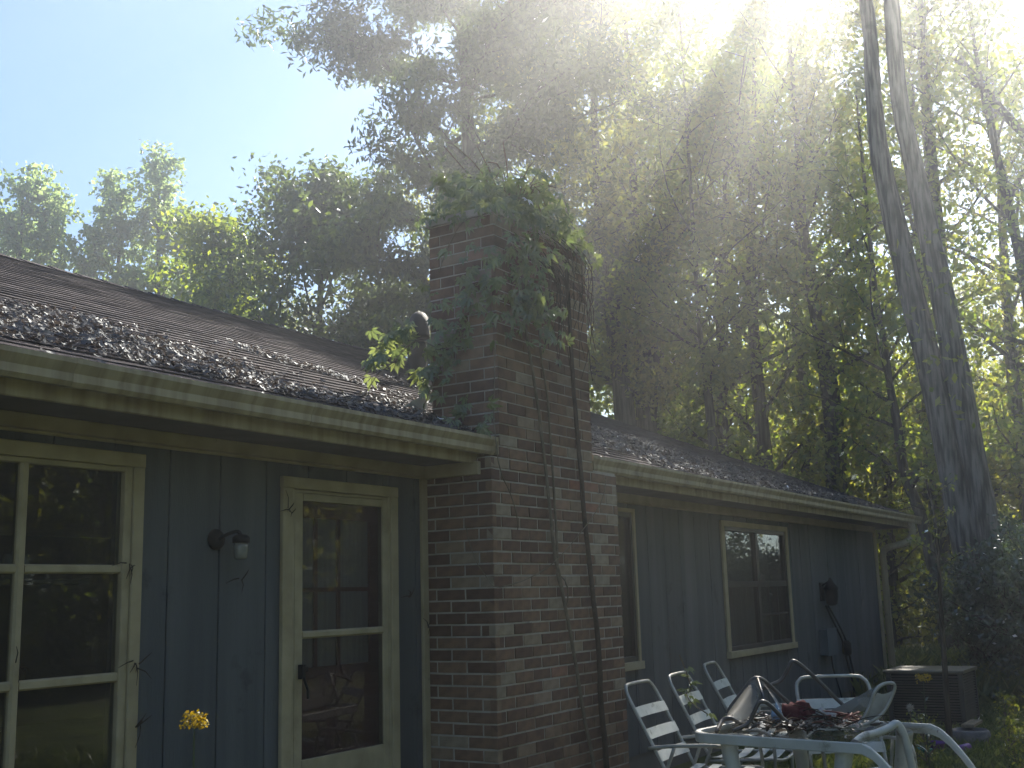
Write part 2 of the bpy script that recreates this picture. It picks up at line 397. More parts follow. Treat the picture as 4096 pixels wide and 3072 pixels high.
# gutters: K profile, open on top
gp = [(-.425, 2.635), (-.425, 2.545), (-.50, 2.535), (-.515, 2.555), (-.515, 2.59), (-.54, 2.63), (-.54, 2.652), (-.528, 2.655), (-.528, 2.63), (-.505, 2.592), (-.5, 2.55), (-.436, 2.555), (-.436, 2.635)]
part('gutter', MB().extrude_x(gp, EXL, 6.372), M['gutter'], house)
part('gutter', MB().extrude_x(gp, 7.73, EXR + .1), M['gutter'], house)
for xx in (6.372 - .002, 7.732):
    part('gutter_end_cap', MB().box(xx - .003, xx + .003, -.541, -.427, 2.536, 2.65), M['gutter'], house)
for xx in (-2.6, .4, 3.05, 4.55, 9.4, 12.1, 15.2):     # joint sleeves and hangers
    part('gutter_sleeve', MB().extrude_x([(y_ - (.0025 if y_ < -.44 else 0), z_ + (.002 if z_ > 2.65 else -.0025 if z_ < 2.56 else 0)) for y_, z_ in gp], xx, xx + .06), M['gutter'], house)
# downspout at the far corner with its elbow back to the wall
ds = MB(); path = smooth_path([(18.3, -.48, 2.54), (18.3, -.48, 2.36), (18.22, -.38, 2.24), (18.05, -.13, 2.16), (18.0, -.08, 2.05), (18.0, -.08, 1.9)], 4) + [Vector((18.0, -.08, .15))]
ds.tube(path, .052, 10); part('downspout', ds, M['gutter'], house)
# ------------------------------------------------------------------ roof
roof = part('roof', MB(), M['shingle'], house)
deck = MB()
xl, xr = EXL + (YR - EYF), EXR - (YR - EYF)
zr = roof_z(YR); t = .015
rp = lambda x, y, d=t: (x, y, roof_z(y if y <= YR else 2 * YR - y) - d)
deck.poly([rp(EXL, EYF), rp(6.38, EYF), rp(6.38, .03), rp(7.71, .03), rp(7.71, EYF), rp(EXR, EYF), rp(xr, YR), rp(xl, YR)])
deck.poly([rp(EXR, EYF), (EXR, EYB, roof_z(EYF) - t), (xr, YR, zr - t)])
deck.poly([(EXR, EYB, roof_z(EYF) - t), (EXL, EYB, roof_z(EYF) - t), (xl, YR, zr - t), (xr, YR, zr - t)])
deck.poly([(EXL, EYB, roof_z(EYF) - t), rp(EXL, EYF), (xl, YR, zr - t)])
part('roof_deck', deck, M['shingle'], roof)
# shingle courses on the front slope, each a wedge with a ragged butt edge; split where the stack passes
exp_ = .127; slope = math.atan(SL); dy = exp_ * math.cos(slope)
nc = int((YR - EYF) / dy)
nv = Vector((0, -math.sin(slope), math.cos(slope)))
def course(a, b, y0, y1, k):
    mb = MB(); n = max(2, int((b - a) / .16)); st = random.random()
    sag = lambda x: .012 * math.sin(x * .9 + 1) * math.sin((y0 + 1) * .6)
    for i in range(n + 1):
        x = a + (b - a) * i / n; jy = random.uniform(-.006, .006) if (i and i < n) else 0; jz = random.uniform(0, .004)
        yy0 = y0 + jy; lo = Vector((x, yy0, roof_z(yy0))); hi = Vector((x, y1 + .012, roof_z(y1 + .012)))
        hi.x = min(max(hi.x, EXL + (hi.y - EYF)), EXR - (hi.y - EYF)); lo.x = min(max(lo.x, EXL + (lo.y - EYF)), EXR - (lo.y - EYF))
        th = .009 + jz; dz = Vector((0, 0, sag(x)))
        mb.v += [tuple(lo - nv * .004 + dz), tuple(lo + nv * th + dz), tuple(hi + nv * .001 + dz)]
    for i in range(n):
        q = i * 3; mb.f += [(q, q + 3, q + 4, q + 1), (q + 1, q + 4, q + 5, q + 2)]
    part('shingle_course', mb, M['shingle'], roof)
for k in range(nc):
    y0 = EYF + k * dy; y1 = y0 + dy; a, b = EXL + (y0 - EYF), EXR - (y0 - EYF)
    if y0 < .03: course(a, 6.378, y0, y1, k); course(7.712, b, y0, y1, k)
    else: course(a, b, y0, y1, k)
# ridge and hip caps
for i in range(int((xr - xl) / .28)):
    x0 = xl + i * .28; h = random.uniform(0, .006)
    part('ridge_cap', MB().poly([(x0, YR - .13, zr - .042 + .008), (x0 + .3, YR - .13, zr - .042), (x0 + .3, YR, zr + .014), (x0, YR, zr + .024 + h)])
         .poly([(x0, YR, zr + .024 + h), (x0 + .3, YR, zr + .014), (x0 + .3, YR + .13, zr - .042), (x0, YR + .13, zr - .036)])
         .poly([(x0, YR - .13, zr - .05), (x0, YR - .13, zr - .034), (x0, YR, zr + .024 + h), (x0, YR + .13, zr - .036), (x0, YR + .13, zr - .05)]), M['shingle'], roof)
for i in range(22):
    s0, s1 = i * .2, i * .2 + .22
    A = Vector((EXR - s0, EYF + s0, roof_z(EYF + s0) + .02)); B = Vector((EXR - s1, EYF + s1, roof_z(EYF + s1) + .012))
    wv = Vector((.09, .09, -.028))
    part('hip_cap', MB().poly([A - Vector((.1, .0, .012)), A, B, B - Vector((.1, 0, .012))]).poly([A, A + wv * 1.0, B + wv * 1.0, B]), M['shingle'], roof)
# flashing beside the stack, vent pipe with its hood behind
fs = MB().poly([(6.12, .06, roof_z(.06) + .03), (6.375, .035, roof_z(.03) + .02), (6.375, .06, roof_z(.06) + .15)]).poly([(6.375, .065, roof_z(.06) + .15), (6.375, .04, roof_z(.03) + .02), (6.12, .065, roof_z(.06) + .03)])
part('flashing', fs, M['flash'], roof)
vy = 1.35; vx = 8.02
vp = MB().tube(smooth_path([(vx, vy, roof_z(vy) - .05), (vx, vy, roof_z(vy) + .42), (vx - .02, vy - .03, roof_z(vy) + .56), (vx - .1, vy - .1, roof_z(vy) + .60), (vx - .17, vy - .16, roof_z(vy) + .52), (vx - .18, vy - .17, roof_z(vy) + .42)], 4), [.085] * 21, 12)
part('vent_pipe', vp, M['black'], roof, True)

# ------------------------------------------------------------------ windows and door
def pane(parent, x0, x1, z0, z1, y, mt='glass'):
    part('pane', MB().box(x0, x1, y, y + .004, z0, z1), M[mt], parent)
# big window at the left: four columns, three rows of lights
wd = part('window', MB().bbox(1.62, 3.867, -.024, 0, 2.289, 2.359).bbox(3.80, 3.867, -.0235, 0, .70, 2.288).bbox(1.62, 1.70, -.0235, 0, .70, 2.288), M['trim'], house)
part('sill', MB().bbox(1.58, 3.90, -.06, .02, .665, .70), M['trim'], wd)
part('jamb', MB().bbox(3.752, 3.80, -.012, .05, .70, 2.288), M['frame'], wd); part('jamb', MB().bbox(1.70, 1.745, -.012, .05, .70, 2.288), M['frame'], wd)
part('head_jamb', MB().bbox(1.745, 3.752, -.010, .05, 2.262, 2.288), M['frame'], wd); part('bottom_rail', MB().bbox(1.745, 3.752, -.010, .05, .70, .77), M['frame'], wd)
cols_x = [1.745, 2.20, 2.68, 3.178, 3.752]
for i in (1, 2, 3): part('mullion', MB().bbox(cols_x[i], cols_x[i] + .045, -.008, .04, .77, 2.262, .01), M['frame'], wd)
rows = [(1.806, 2.262), (1.295, 1.764), (.77, 1.25)]
for i in range(4):
    a = cols_x[i] + (.045 if i else 0); b = cols_x[i + 1]
    for z0, z1 in rows: pane(wd, a, b, z0, z1, .018)
    for zz, zt in ((1.764, 1.806), (1.25, 1.295)): part('muntin', MB().bbox(a, b, -.005, .036, zz, zt, .008), M['frame'], wd)
# curtains / shelf inside are dark; a plain shelf with jars shows behind the glass
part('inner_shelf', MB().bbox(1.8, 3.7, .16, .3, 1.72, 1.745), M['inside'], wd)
# storm door
dr = part('door', MB().bbox(4.857, 4.94, -.028, 0, .2, 2.256).bbox(5.86, 5.934, -.028, 0, .2, 2.256).bbox(4.857, 5.934, -.0285, 0, 2.257, 2.324), M['trim'], house)
part('door_jamb', MB().bbox(4.94, 4.968, -.016, .1, .28, 2.256), M['frame'], dr); part('door_jamb', MB().bbox(5.845, 5.86, -.016, .1, .28, 2.256), M['frame'], dr)
part('head_jamb', MB().bbox(4.968, 5.845, -.006, .1, 2.236, 2.256), M['frame'], dr)
part('stile', MB().bbox(4.97, 5.042, -.012, .02, .30, 2.234), M['frame'], dr); part('stile', MB().bbox(5.79, 5.843, -.012, .02, .30, 2.234), M['frame'], dr)
part('top_rail', MB().bbox(5.043, 5.789, -.012, .02, 2.19, 2.234), M['frame'], dr)
part('mid_rail', MB().bbox(5.043, 5.789, -.014, .02, 1.392, 1.436, .01), M['frame'], dr)
part('kick_panel', MB().bbox(5.043, 5.789, -.010, .02, .30, .72), M['frame'], dr)
pane(dr, 5.043, 5.789, 1.437, 2.189, .0, 'screen'); pane(dr, 5.043, 5.789, .721, 1.391, .0, 'screen')
part('latch', MB().bbox(5.0, 5.03, -.05, -.013, 1.17, 1.25).tube([(5.015, -.045, 1.18), (5.035, -.06, 1.11), (5.04, -.058, 1.06)], .008, 8).bbox(5.012, 5.06, -.04, -.013, 1.21, 1.235), M['black'], dr)
# maroon inner door, nine lights above
md = MB().box(4.97, 5.07, .07, .11, .28, 2.23).box(5.76, 5.84, .07, .11, .28, 2.23).box(5.07, 5.76, .07, .11, .28, 1.22).box(5.07, 5.76, .07, .11, 2.10, 2.23)
part('inner_door', md, M['reddoor'], dr)
lx = [5.07, 5.24, 5.27, 5.45, 5.48, 5.76]; 
for a, b in ((5.24, 5.27), (5.45, 5.48)): part('muntin', MB().box(a, b, .078, .105, 1.22, 2.10), M['reddoor'], dr)
for a, b in ((5.07, 5.24), (5.27, 5.45), (5.48, 5.76)):
    part('muntin', MB().box(a, b, .078, .105, 1.66, 1.685), M['reddoor'], dr)
    for z0, z1 in ((1.22, 1.66), (1.685, 2.10)): part('pane', MB().box(a, b, .09, .094, z0, z1), M['curtain'], dr)
# window beside the chimney, window further along
def alu_window(x0, x1, z0, z1, trim, panes_grid):
    wo = part('window', MB().bbox(x0 - trim, x0, -.026, 0, z0 - .0, z1 + trim * .7).bbox(x1, x1 + trim * .9, -.026, 0, z0, z1 + trim * .7).bbox(x0, x1, -.0255, 0, z1, z1 + trim * .7), M['trim'], house)
    part('sill', MB().bbox(x0 - trim, x1 + trim, -.05, .01, z0 - .07, z0 - .001), M['trim'], wo)
    fr = .045; xm = (x0 + x1) / 2
    for a, b in ((x0, x0 + fr), (x1 - fr, x1)): part('frame_stile', MB().bbox(a, b, -.012, .05, z0, z1), M['darkframe'], wo)
    part('frame_rail', MB().bbox(x0 + fr, x1 - fr, -.012, .05, z1 - fr, z1), M['darkframe'], wo); part('frame_rail', MB().bbox(x0 + fr, x1 - fr, -.012, .05, z0, z0 + fr), M['darkframe'], wo)
    if panes_grid:
        zm = z0 + (z1 - z0) * .53
        part('mullion', MB().bbox(xm - .04, xm + .04, -.010, .05, z0 + fr, z1 - fr), M['darkframe'], wo)
        for a, b in ((x0 + fr, xm - .04), (xm + .04, x1 - fr)):
            part('meeting_rail', MB().bbox(a, b, -.008, .05, zm - .035, zm + .03), M['darkframe'], wo)
            pane(wo, a, b, zm + .03, z1 - fr, .02); pane(wo, a, b, z0 + fr, zm - .035, .012, 'glass' if a > xm else 'screen')
        a, b = xm + .04, x1 - fr
        for k in (1, 2): part('muntin', MB().bbox(a + (b - a) * k / 3 - .012, a + (b - a) * k / 3 + .012, .004, .011, z0 + fr, zm - .036), M['darkframe'], wo)
        part('muntin', MB().bbox(a, b, .0, .006, (z0 + zm) / 2 - .012, (z0 + zm) / 2 + .012), M['darkframe'], wo)
        part('curtain', MB().poly([(x0 + .05 + .06 * i, .2 + .02 * (i % 2), z) for i in range(33) for z in (z0,)] + [(x0 + .05 + .06 * i, .2 + .02 * (i % 2), z1) for i in range(32, -1, -1)]), M['curtain'], wo)
    else:
        pane(wo, x0 + fr, x1 - fr, z0 + fr, z1 - fr, .02, 'screen')
    return wo
alu_window(8.25, 9.43, 1.0, 2.32, .05, False)
alu_window(11.66, 13.66, .96, 2.28, .085, True)

# ------------------------------------------------------------------ chimney with single bricks
CH, BP, JT = .078, .2345, .011
chim = part('chimney', MB(), M['mortar'], house)
LX0, LX1, UX0, UX1, YF = 6.272, 8.10, 6.383, 7.704, -.542
ZS, ZT = 2.522, 4.238
part('mortar_core', MB().box(LX0 + .0045, LX1 - .0045, YF + .0045, .018, .0, ZS - .003).box(UX0 + .0045, UX1 - .0045, YF + .0045, .012, ZS - .002, ZT - .004), M['mortar'], chim)
part('shoulder', MB().extrude_x([(YF + .01, ZS - .003), (-.42, ZS - .003), (-.42, ZS + .02), (YF + .01, ZS + .012)], UX1, LX1 - .01), M['mortar'], chim)
bm_cache = {}
def brick_mesh(l, d, var):
    key = (round(l, 3), round(d, 3), var)
    if key not in bm_cache:
        h = CH - JT; mb = MB(); e = .0035; rr = random.Random(var * 7 + int(l * 1000))
        j = lambda: rr.uniform(-.0018, .0018)
        # front-facing slab: x length l, y depth d (front at -y), chamfered front edges
        mb.v = [(e + j(), 0, e + j()), (l - e + j(), 0, e + j()), (l - e + j(), 0, h - e + j()), (e + j(), 0, h - e + j()),
                (j(), e, j()), (l + j(), e, j()), (l + j(), e, h + j()), (j(), e, h + j()), (0, d, 0), (l, d, 0), (l, d, h), (0, d, h)]
        mb.f = [(0, 1, 2, 3)] + [(4 + i, 4 + (i + 1) % 4, (i + 1) % 4, i) for i in range(4)] + [(8 + i, 8 + (i + 1) % 4, 4 + (i + 1) % 4, 4 + i) for i in range(4)] + [(11, 10, 9, 8)]
        bm_cache[key] = mb.mesh('brick', M['brick'])
    return bm_cache[key]
ho = woff(chim); bricks = []
def face_bricks(x0, x1, kz, face, z):
    """one course on a face; face 'f': along +x at y=YF; 'l': along y at x=x0 from the corner back"""
    half = BP / 2
    if face == 'f':
        pos = [x0]; p = x0 + (BP if kz % 2 else half)
        while p < x1 - .06: pos.append(p); p += BP
        pos.append(x1 + JT)
        for a, b in zip(pos[:-1], pos[1:]): bricks.append((a, b - JT, YF, z, 'f'))
    else:
        pos = [YF]; p = YF + (half if kz % 2 else BP)
        while p < .0 - .03: pos.append(p); p += BP
        pos.append(.012 + JT)
        for a, b in zip(pos[:-1], pos[1:]): bricks.append((a, b - JT, x0, z, 'l'))
z = .0258; k = 0
while z < ZT - .02:
    lower = z + CH < ZS + .02
    a, b = (LX0, LX1) if lower else (UX0, UX1)
    face_bricks(a, b, k, 'f', z); face_bricks(a, b, k, 'l', z)
    z += CH; k += 1
def score(b):                                    # bricks in plain view first
    zz = b[3]; return (0 if zz > .55 and zz < 3.9 else 1, (abs(zz - 1.7)) + (0 if b[4] == 'f' else -.3))
bricks.sort(key=score)
rest = MB()
for i, (a, b, fix, z, fc) in enumerate(bricks):
    l = b - a; pr_ = random.uniform(-.0035, .0025)
    if i < 296:
        if fc == 'f':
            o = link('brick', brick_mesh(l, .05, random.randrange(5)), chim); o.location = Vector((a, fix + pr_, z)) - ho
        else:
            o = link('brick', brick_mesh(l, .05, random.randrange(5)), chim); o.location = Vector((fix + pr_, b, z)) - ho; o.rotation_euler = (0, 0, -math.pi / 2)
    else:
        if fc == 'f': rest.box(a, b, fix + pr_, fix + .03, z, z + CH - JT)
        else: rest.box(fix + pr_, fix + .03, a if a > YF + .01 else YF + .031, b, z, z + CH - JT)
ro = part('other_bricks', rest, M['brick'], chim); ro['kind'] = 'stuff'
ra = ro.data.attributes.new('rnd', 'FLOAT', 'POINT'); ra.data.foreach_set('value', np.repeat(rng.random(len(rest.v) // 8), 8).astype(np.float32))
part('chimney_crown', MB().box(UX0 - .02, UX1 + .02, YF - .02, .03, ZT - .003, ZT + .05), M['mortar'], chim)


# ------------------------------------------------------------------ trees
def make_tree(name, label, H, r0, base, spread, nleaf, lsize, lwidth, lm, bm, seed, limbs=16, lean=(0, 0), droop=.3, sub=5, sig=.45, group=None, cat='tree', prof=None, rise=.55, crown_name='crown', low=0, wob=.12, path=None, jit=(.75, 1.2)):
    g = random.Random(seed); gn = np.random.default_rng(seed)
    root = thing(name, label, cat, group=group)
    tr = MB(); n = 12; P = []; ph = g.uniform(0, 6.28)
    for i in range(n + 1):
        t = i / n; P.append(Vector((lean[0] * t * t * H + wob * math.sin(t * 5 + ph) * t * 2, lean[1] * t * t * H + wob * math.cos(t * 4 + ph) * t * 2, H * .96 * t - (.25 if i == 0 else 0))))
    if path:                                   # trunk drawn through given points (relative to the foot)
        P = smooth_path(path, 3); n = len(P) - 1
    rad = [r0 * ((1.35 if i == 0 else 1) * (1 - .9 * (i / n) ** 1.15)) + .008 for i in range(n + 1)]
    tr.tube(P, rad, 10)
    def at(t):
        f = max(0, min(.9999, t)) * n; i = int(f); return P[i].lerp(P[i + 1], f - i)
    cen = []
    prof = prof or (lambda u: .35 + .95 * math.sin(math.pi * min(1, .12 + u * .88)) ** .8)
    for i in range(limbs + low):
        if i < limbs: u = (i + .5) / limbs; t = base + (1 - base) * .97 * u
        else: u = .2; t = base * g.uniform(.25, .9)
        a = i * 2.399 + g.uniform(-.4, .4); L = spread * prof(u) * g.uniform(*jit) * (.5 if i >= limbs else 1)
        el = rise + u * .5 + g.uniform(-.25, .25)
        d = Vector((math.cos(a) * math.cos(el), math.sin(a) * math.cos(el), math.sin(el))); p = at(t); rl = max(.012, r0 * .42 * (1 - t) + .012)
        pts = [p]; q = p
        for s in range(5):
            d = (d + Vector((g.uniform(-.2, .2), g.uniform(-.2, .2), g.uniform(-.1, .12)))).normalized(); q = q + d * L / 5; pts.append(q)
            if s >= 1: cen.append((q, sig * (.7 + .12 * s)))
        tr.tube(pts, [rl * (1 - .17 * k) for k in range(6)], 6, False)
        for s in range(sub):
            k = 1 + s * 4 // sub; b = pts[k].lerp(pts[k + 1], g.random())
            sd_ = (d * .5 + Vector((g.uniform(-1, 1), g.uniform(-1, 1), g.uniform(-.35, .6)))).normalized(); sl = L * g.uniform(.25, .5)
            e1 = b + sd_ * sl * .5 + Vector((0, 0, g.uniform(-.1, .15))); e2 = b + sd_ * sl + Vector((0, 0, g.uniform(-.3, .1)))
            tr.tube([b, e1, e2], [rl * .3, rl * .2, .004], 4, False); cen += [(e1, sig * .7), (e2, sig)]
    cen.append((P[-1], sig))
    C = np.array([tuple(c) for c, _ in cen]); Sg = np.array([s for _, s in cen])
    wgt = gn.uniform(.3, 1.5, len(C)); idx = gn.choice(len(C), nleaf, p=wgt / wgt.sum())
    nz_ = gn.normal(size=(nleaf, 3)); nl_ = np.linalg.norm(nz_, axis=1)[:, None]; nz_ *= np.minimum(1, 2.0 / nl_)
    pos = C[idx] + nz_ * (Sg[idx] * np.array([[1, 1, .75]]).T).T * .62
    pos[:, 2] = np.maximum(pos[:, 2], .15)
    part('trunk', tr, bm, root, True)
    me = leaf_mesh('crown', pos, lsize, lwidth, lm, droop, seed); link(crown_name, me, root)
    return root
def place(t, x, y, rz=0., s=1., z=0.): t.location = (x, y, z); t.rotation_euler = (0, 0, rz); t.scale = (s, s, s) if not hasattr(s, '__len__') else s
TREES = []
# the spreading oak behind the stack
oak = make_tree('oak_tree', 'large dark green oak with drooping leafy boughs rising behind the chimney', 19, .34, .30, 3.2, 105000, .175, .36, M['oakleaf'], M['bark'], 11, limbs=30, sub=9, droop=.75, sig=.46, jit=(.9, 1.06), rise=-.1, prof=lambda u: .6 + .8 * math.exp(-((u - .42) / .3) ** 2))
place(oak, 20.9, 9.2, .6)
# two grey stems from one foot
tw = thing('twin_stemmed_tree', 'tall tree with two thick grey stems grown together at the foot', 'tree', (19.7, -1.3, 0))
for pts, rr in (([(19.72, -1.16, -.2), (19.70, -1.13, .46), (19.69, -1.09, 1.09), (19.64, -.84, 4.19), (19.6, -.62, 5.92), (19.56, -.44, 7.36), (19.52, -.26, 8.92), (19.52, -.24, 10.08), (19.52, -.27, 11.74), (19.4, -.1, 14), (19.3, .1, 16.4)], [.31, .27, .25, .222, .21, .195, .168, .14, .12, .08, .03]),
                ([(19.77, -1.47, -.2), (19.75, -1.44, .46), (19.74, -1.41, 1.08), (19.70, -1.17, 4.16), (19.67, -1.07, 5.87), (19.64, -.93, 7.3), (19.6, -.77, 8.85), (19.58, -.66, 10.03), (19.59, -.68, 11.67), (19.6, -.8, 14), (19.5, -1.1, 16.6)], [.32, .27, .252, .222, .205, .188, .162, .15, .137, .09, .03])):
    pp = smooth_path([(p[0] - 19.7, p[1] + 1.3, p[2]) for p in pts], 4); rs = []
    for i in range(len(pp)):
        f = min(i / 4, len(rr) - 1.001); k = int(f); rs.append(rr[k] * (1 - f + k) + rr[k + 1] * (f - k) + random.uniform(-.006, .006))
    link('trunk', MB().tube(pp, rs, 18).mesh('trunk', M['barkpale'], (0, 0, 0), True), tw)
gn = np.random.default_rng(5); C = []
lb = MB()
for i in range(26):
    a = i * 2.4; z0 = 12.8 + i * .13; L = 2.6 + gn.uniform(0, 2.6); b = Vector((-.15, .75, z0)); e = b + Vector((math.cos(a) * L, math.sin(a) * L, L * .5))
    lb.tube([b, b.lerp(e, .5) + Vector((0, 0, .2)), e], [.07, .045, .012], 5, False); C += [tuple(b.lerp(e, f)) for f in (.5, .75, 1)]
for z0, a, L in ((5.0, 2.6, .5), (6.3, 4.0, .6)):
    b = Vector((-.1, .25, z0)); C += [tuple(b + Vector((math.cos(a) * L, math.sin(a) * L, .2)))]
C = np.array(C); pos = C[gn.integers(0, len(C), 9000)] + gn.normal(size=(9000, 3)) * .55
link('branch', lb.mesh('branch', M['barkpale']), tw)
link('crown', leaf_mesh('crown', pos, .16, .5, M['forestleaf'], .2, 9), tw)
# forest trees: three kinds, copied with their own size and turn
FG = 'forest trees standing beyond the house'
fa = make_tree('forest_tree', 'slender forest tree with bare lower trunk and green crown in the wood beyond the house', 17, .24, .38, 3.2, 8500, .16, .55, M['forestleaf'], M['bark'], 21, limbs=22, sub=6, group=FG, low=7)
fb = make_tree('forest_tree', 'slender forest tree with bare lower trunk and green crown in the wood beyond the house', 15.5, .2, .30, 3.0, 8500, .16, .55, M['limeleaf'], M['bark'], 22, limbs=22, sub=6, lean=(.004, .003), group=FG, low=8, wob=.2)
fc = make_tree('forest_tree', 'slender forest tree with bare lower trunk and green crown in the wood beyond the house', 18, .27, .42, 3.4, 9000, .165, .5, M['forestleaf'], M['barkpale'], 23, limbs=22, sub=6, lean=(-.003, .004), group=FG, low=6)
def named(name, label, path, r, H, nleaf, lm, seed, base=.45, spread=2.8, bm='bark', **kw):
    x0, y0 = path[-1][0], path[-1][1]; pts = [(p[0] - x0, p[1] - y0, p[2]) for p in reversed(path)]
    d = Vector(pts[1]) - Vector(pts[0]); lo = Vector(pts[0]) - d * (pts[0][2] + .3) / d.z
    if abs(lo.x) + abs(lo.y) > .5: lo = Vector((lo.x * .3, lo.y * .3, -.3))
    d2 = Vector(pts[-1]) - Vector(pts[-2]); hi = Vector(pts[-1]) + Vector((d2.x * .3, d2.y * .3, max(.5, H - pts[-1][2])))
    t = make_tree(name, label, H, r, base, spread, int(nleaf * 1.3), .16, .5, M[lm], M[bm], seed, limbs=18, sub=5, low=3, path=[tuple(lo)] + pts + [tuple(Vector(pts[-1]).lerp(hi, .5)), tuple(hi)], **kw)
    t.location = (x0, y0, 0); return t
named('forest_tree', 'forest tree whose trunk leans towards the chimney just beyond the roof', [(23.19, 7.15, 9.61), (23.27, 6.99, 7.78), (23.32, 6.88, 6.58), (23.35, 6.82, 5.57)], .27, 16.5, 11000, 'forestleaf', 51)
fk = named('forked_tree', 'forest tree with trunk forking into straight and bowed stems above the roof', [(24.46, 6.84, 10.51), (24.40, 6.95, 9.24), (24.44, 6.86, 7.98), (24.47, 6.81, 6.74), (24.47, 6.81, 5.58)], .27, 17, 11000, 'forestleaf', 52)
cs = [(24.48, 6.78, 5.0), (24.50, 6.76, 5.58), (24.53, 6.68, 6.12), (24.59, 6.54, 6.72), (24.60, 6.51, 7.33), (24.54, 6.64, 8.03), (24.5, 6.75, 8.6)]
link('trunk', MB().tube(smooth_path([(p[0] - 24.47, p[1] - 6.81, p[2]) for p in cs], 4), .18, 10).mesh('trunk', M['bark'], (0, 0, 0), True), fk)
bw = [(24.5, 6.6, 8.5), (24.8, 6.1, 8.95), (25.0, 5.5, 8.9), (25.2, 5.0, 8.55), (25.4, 4.4, 8.5), (25.5, 3.9, 8.7)]
link('bough', MB().tube(smooth_path([(p[0] - 24.47, p[1] - 6.81, p[2]) for p in bw], 4), .06, 7).mesh('bough', M['bark'], (0, 0, 0), True), fk)
named('thin_tree', 'thin straight young tree between the forked tree and the kinked trunk', [(23.17, 4.79, 7.53), (23.18, 4.75, 6.73), (23.20, 4.70, 5.94), (23.21, 4.67, 5.16)], .11, 15.5, 8000, 'limeleaf', 53, spread=2.2, base=.5)
named('kinked_tree', 'dark forest tree with kinked trunk rising over the far end of the roof', [(24.93, 2.79, 11.03), (24.92, 2.81, 9.82), (24.94, 2.75, 8.91), (24.95, 2.71, 8.02), (24.98, 2.59, 7.14), (25.0, 2.55, 6.27), (25.01, 2.5, 5.13), (25.0, 2.54, 4.02)], .25, 16, 9000, 'forestleaf', 54)
named('forest_tree', 'slimmer forest tree directly behind the kinked trunk', [(27.57, 4.39, 10.85), (27.69, 4.01, 10.27), (27.69, 4.0, 9.14), (27.69, 4.01, 8.16), (27.72, 3.92, 6.86), (27.72, 3.9, 5.58)], .19, 16, 8000, 'limeleaf', 55)
named('leaning_tree', 'slender leaning tree beside the twin stemmed tree', [(23.35, .95, 7.67), (23.37, .86, 6.33), (23.37, .83, 5.55), (23.39, .76, 4.77), (23.40, .71, 3.76), (23.45, .5, 3.0), (23.49, .33, 1.77), (23.51, .22, 1.05)], .14, 12, 5000, 'limeleaf', 56, spread=2.2)
hh = named('forest_tree', 'tall thin tree behind the twin stems with a long slanting bough', [(26.59, .05, 14.82), (26.58, .12, 13.43), (26.57, .18, 11.87), (26.57, .2, 9.0), (26.57, .2, 5.0)], .2, 17.5, 5000, 'forestleaf', 57, base=.6)
bg_ = [(26.57, .15, 12.9), (26.4, -.3, 13.9), (25.71, -.76, 13.26), (25.79, -1.28, 12.24), (25.84, -1.76, 11.43), (25.9, -2.6, 10.2)]
link('bough', MB().tube([(p[0] - 26.57, p[1] - .2, p[2]) for p in bg_[2:]], .1, 8).mesh('bough', M['bark'], (0, 0, 0), True), hh)
spots = [  # kind, x, y, turn, scale
    (fa, 28.6, 5.8, 4.0, .9), (fb, 25.6, 5.2, 1.0, .95), (fc, 28.2, -.9, .7, .8), (fb, 25.0, 4.0, 2.0, 1.03), (fb, 26.2, -1.5, 3.9, 1.0), (fa, 27.2, .9, 1.2, .95), (fa, 30.5, 9.5, 2.0, 1.0), (fb, 27.0, 11.5, .9, 1.1), (fc, 33.5, 10.0, 3.3, .9),
    (fc, 28.5, 15.5, 4.9, .8), (fb, 33.0, 15.0, 2.7, .85), (fb, 28.4, 8.2, 3, 1.0), (fb, 27.6, 2.2, 5, .8)]
for i in range(17): spots.append(((fa, fb, fc)[i % 3], 50 * math.sin(R(38 + 3.2 * i)) + (i * 7 % 5) * 1.4, -4.6 + 50 * math.cos(R(38 + 3.2 * i)) + (i * 3 % 4) * 1.2, i * 1.3, .72 + .06 * (i % 4)))
used = set()
for k, x, y, a, s in spots:
    if k.name in used: t_ = dup(k, (x, y, 0), a, scale=(s, s, s))
    else: used.add(k.name); t_ = k; place(k, x, y, a, s)
# background trees seen over the roof at the left
LG = 'pale trees far behind the roof'
la = make_tree('background_tree', 'pale green airy tree far behind the ridge of the roof', 15.5, .17, .10, 3.5, 9000, .19, .62, M['paleleaf'], M['bark'], 31, limbs=26, sub=6, group=LG, rise=.95, prof=lambda u: 1.1 - .6 * u, sig=.25)
place(la, 24.9, 24.6, 0, 1.06)
for x, y, a, s in ((21.2, 27.2, 1.7, 1.0), (22.0, 26.4, 3.1, .97), (22.9, 25.7, 2.2, .9), (24.0, 25.2, 4.0, 1.02), (25.8, 23.6, 5.0, .93), (26.6, 22.8, .8, .8), (19.8, 28.2, 2.0, 1.0), (27.5, 25.5, 3.3, .9), (23.0, 29.5, .3, .95)): dup(la, (x, y, 0), a, scale=(s, s, s))
lb_ = make_tree('yellow_green_tree', 'bright yellow green tree in front of the pale trees behind the roof', 11.4, .15, .2, 2.5, 20000, .17, .55, M['limeleaf'], M['bark'], 33, limbs=20, sub=6, sig=.5)
place(lb_, 20.6, 17.2, 0, 1.0)
dk = make_tree('dark_tree', 'dark green round tree between yellow tree and oak behind the roof', 12.0, .2, .2, 2.5, 24000, .17, .5, M['oakleaf'], M['bark'], 34, limbs=22, sub=7, sig=.55)
place(dk, 20.6, 13.6, 0, 1.0)
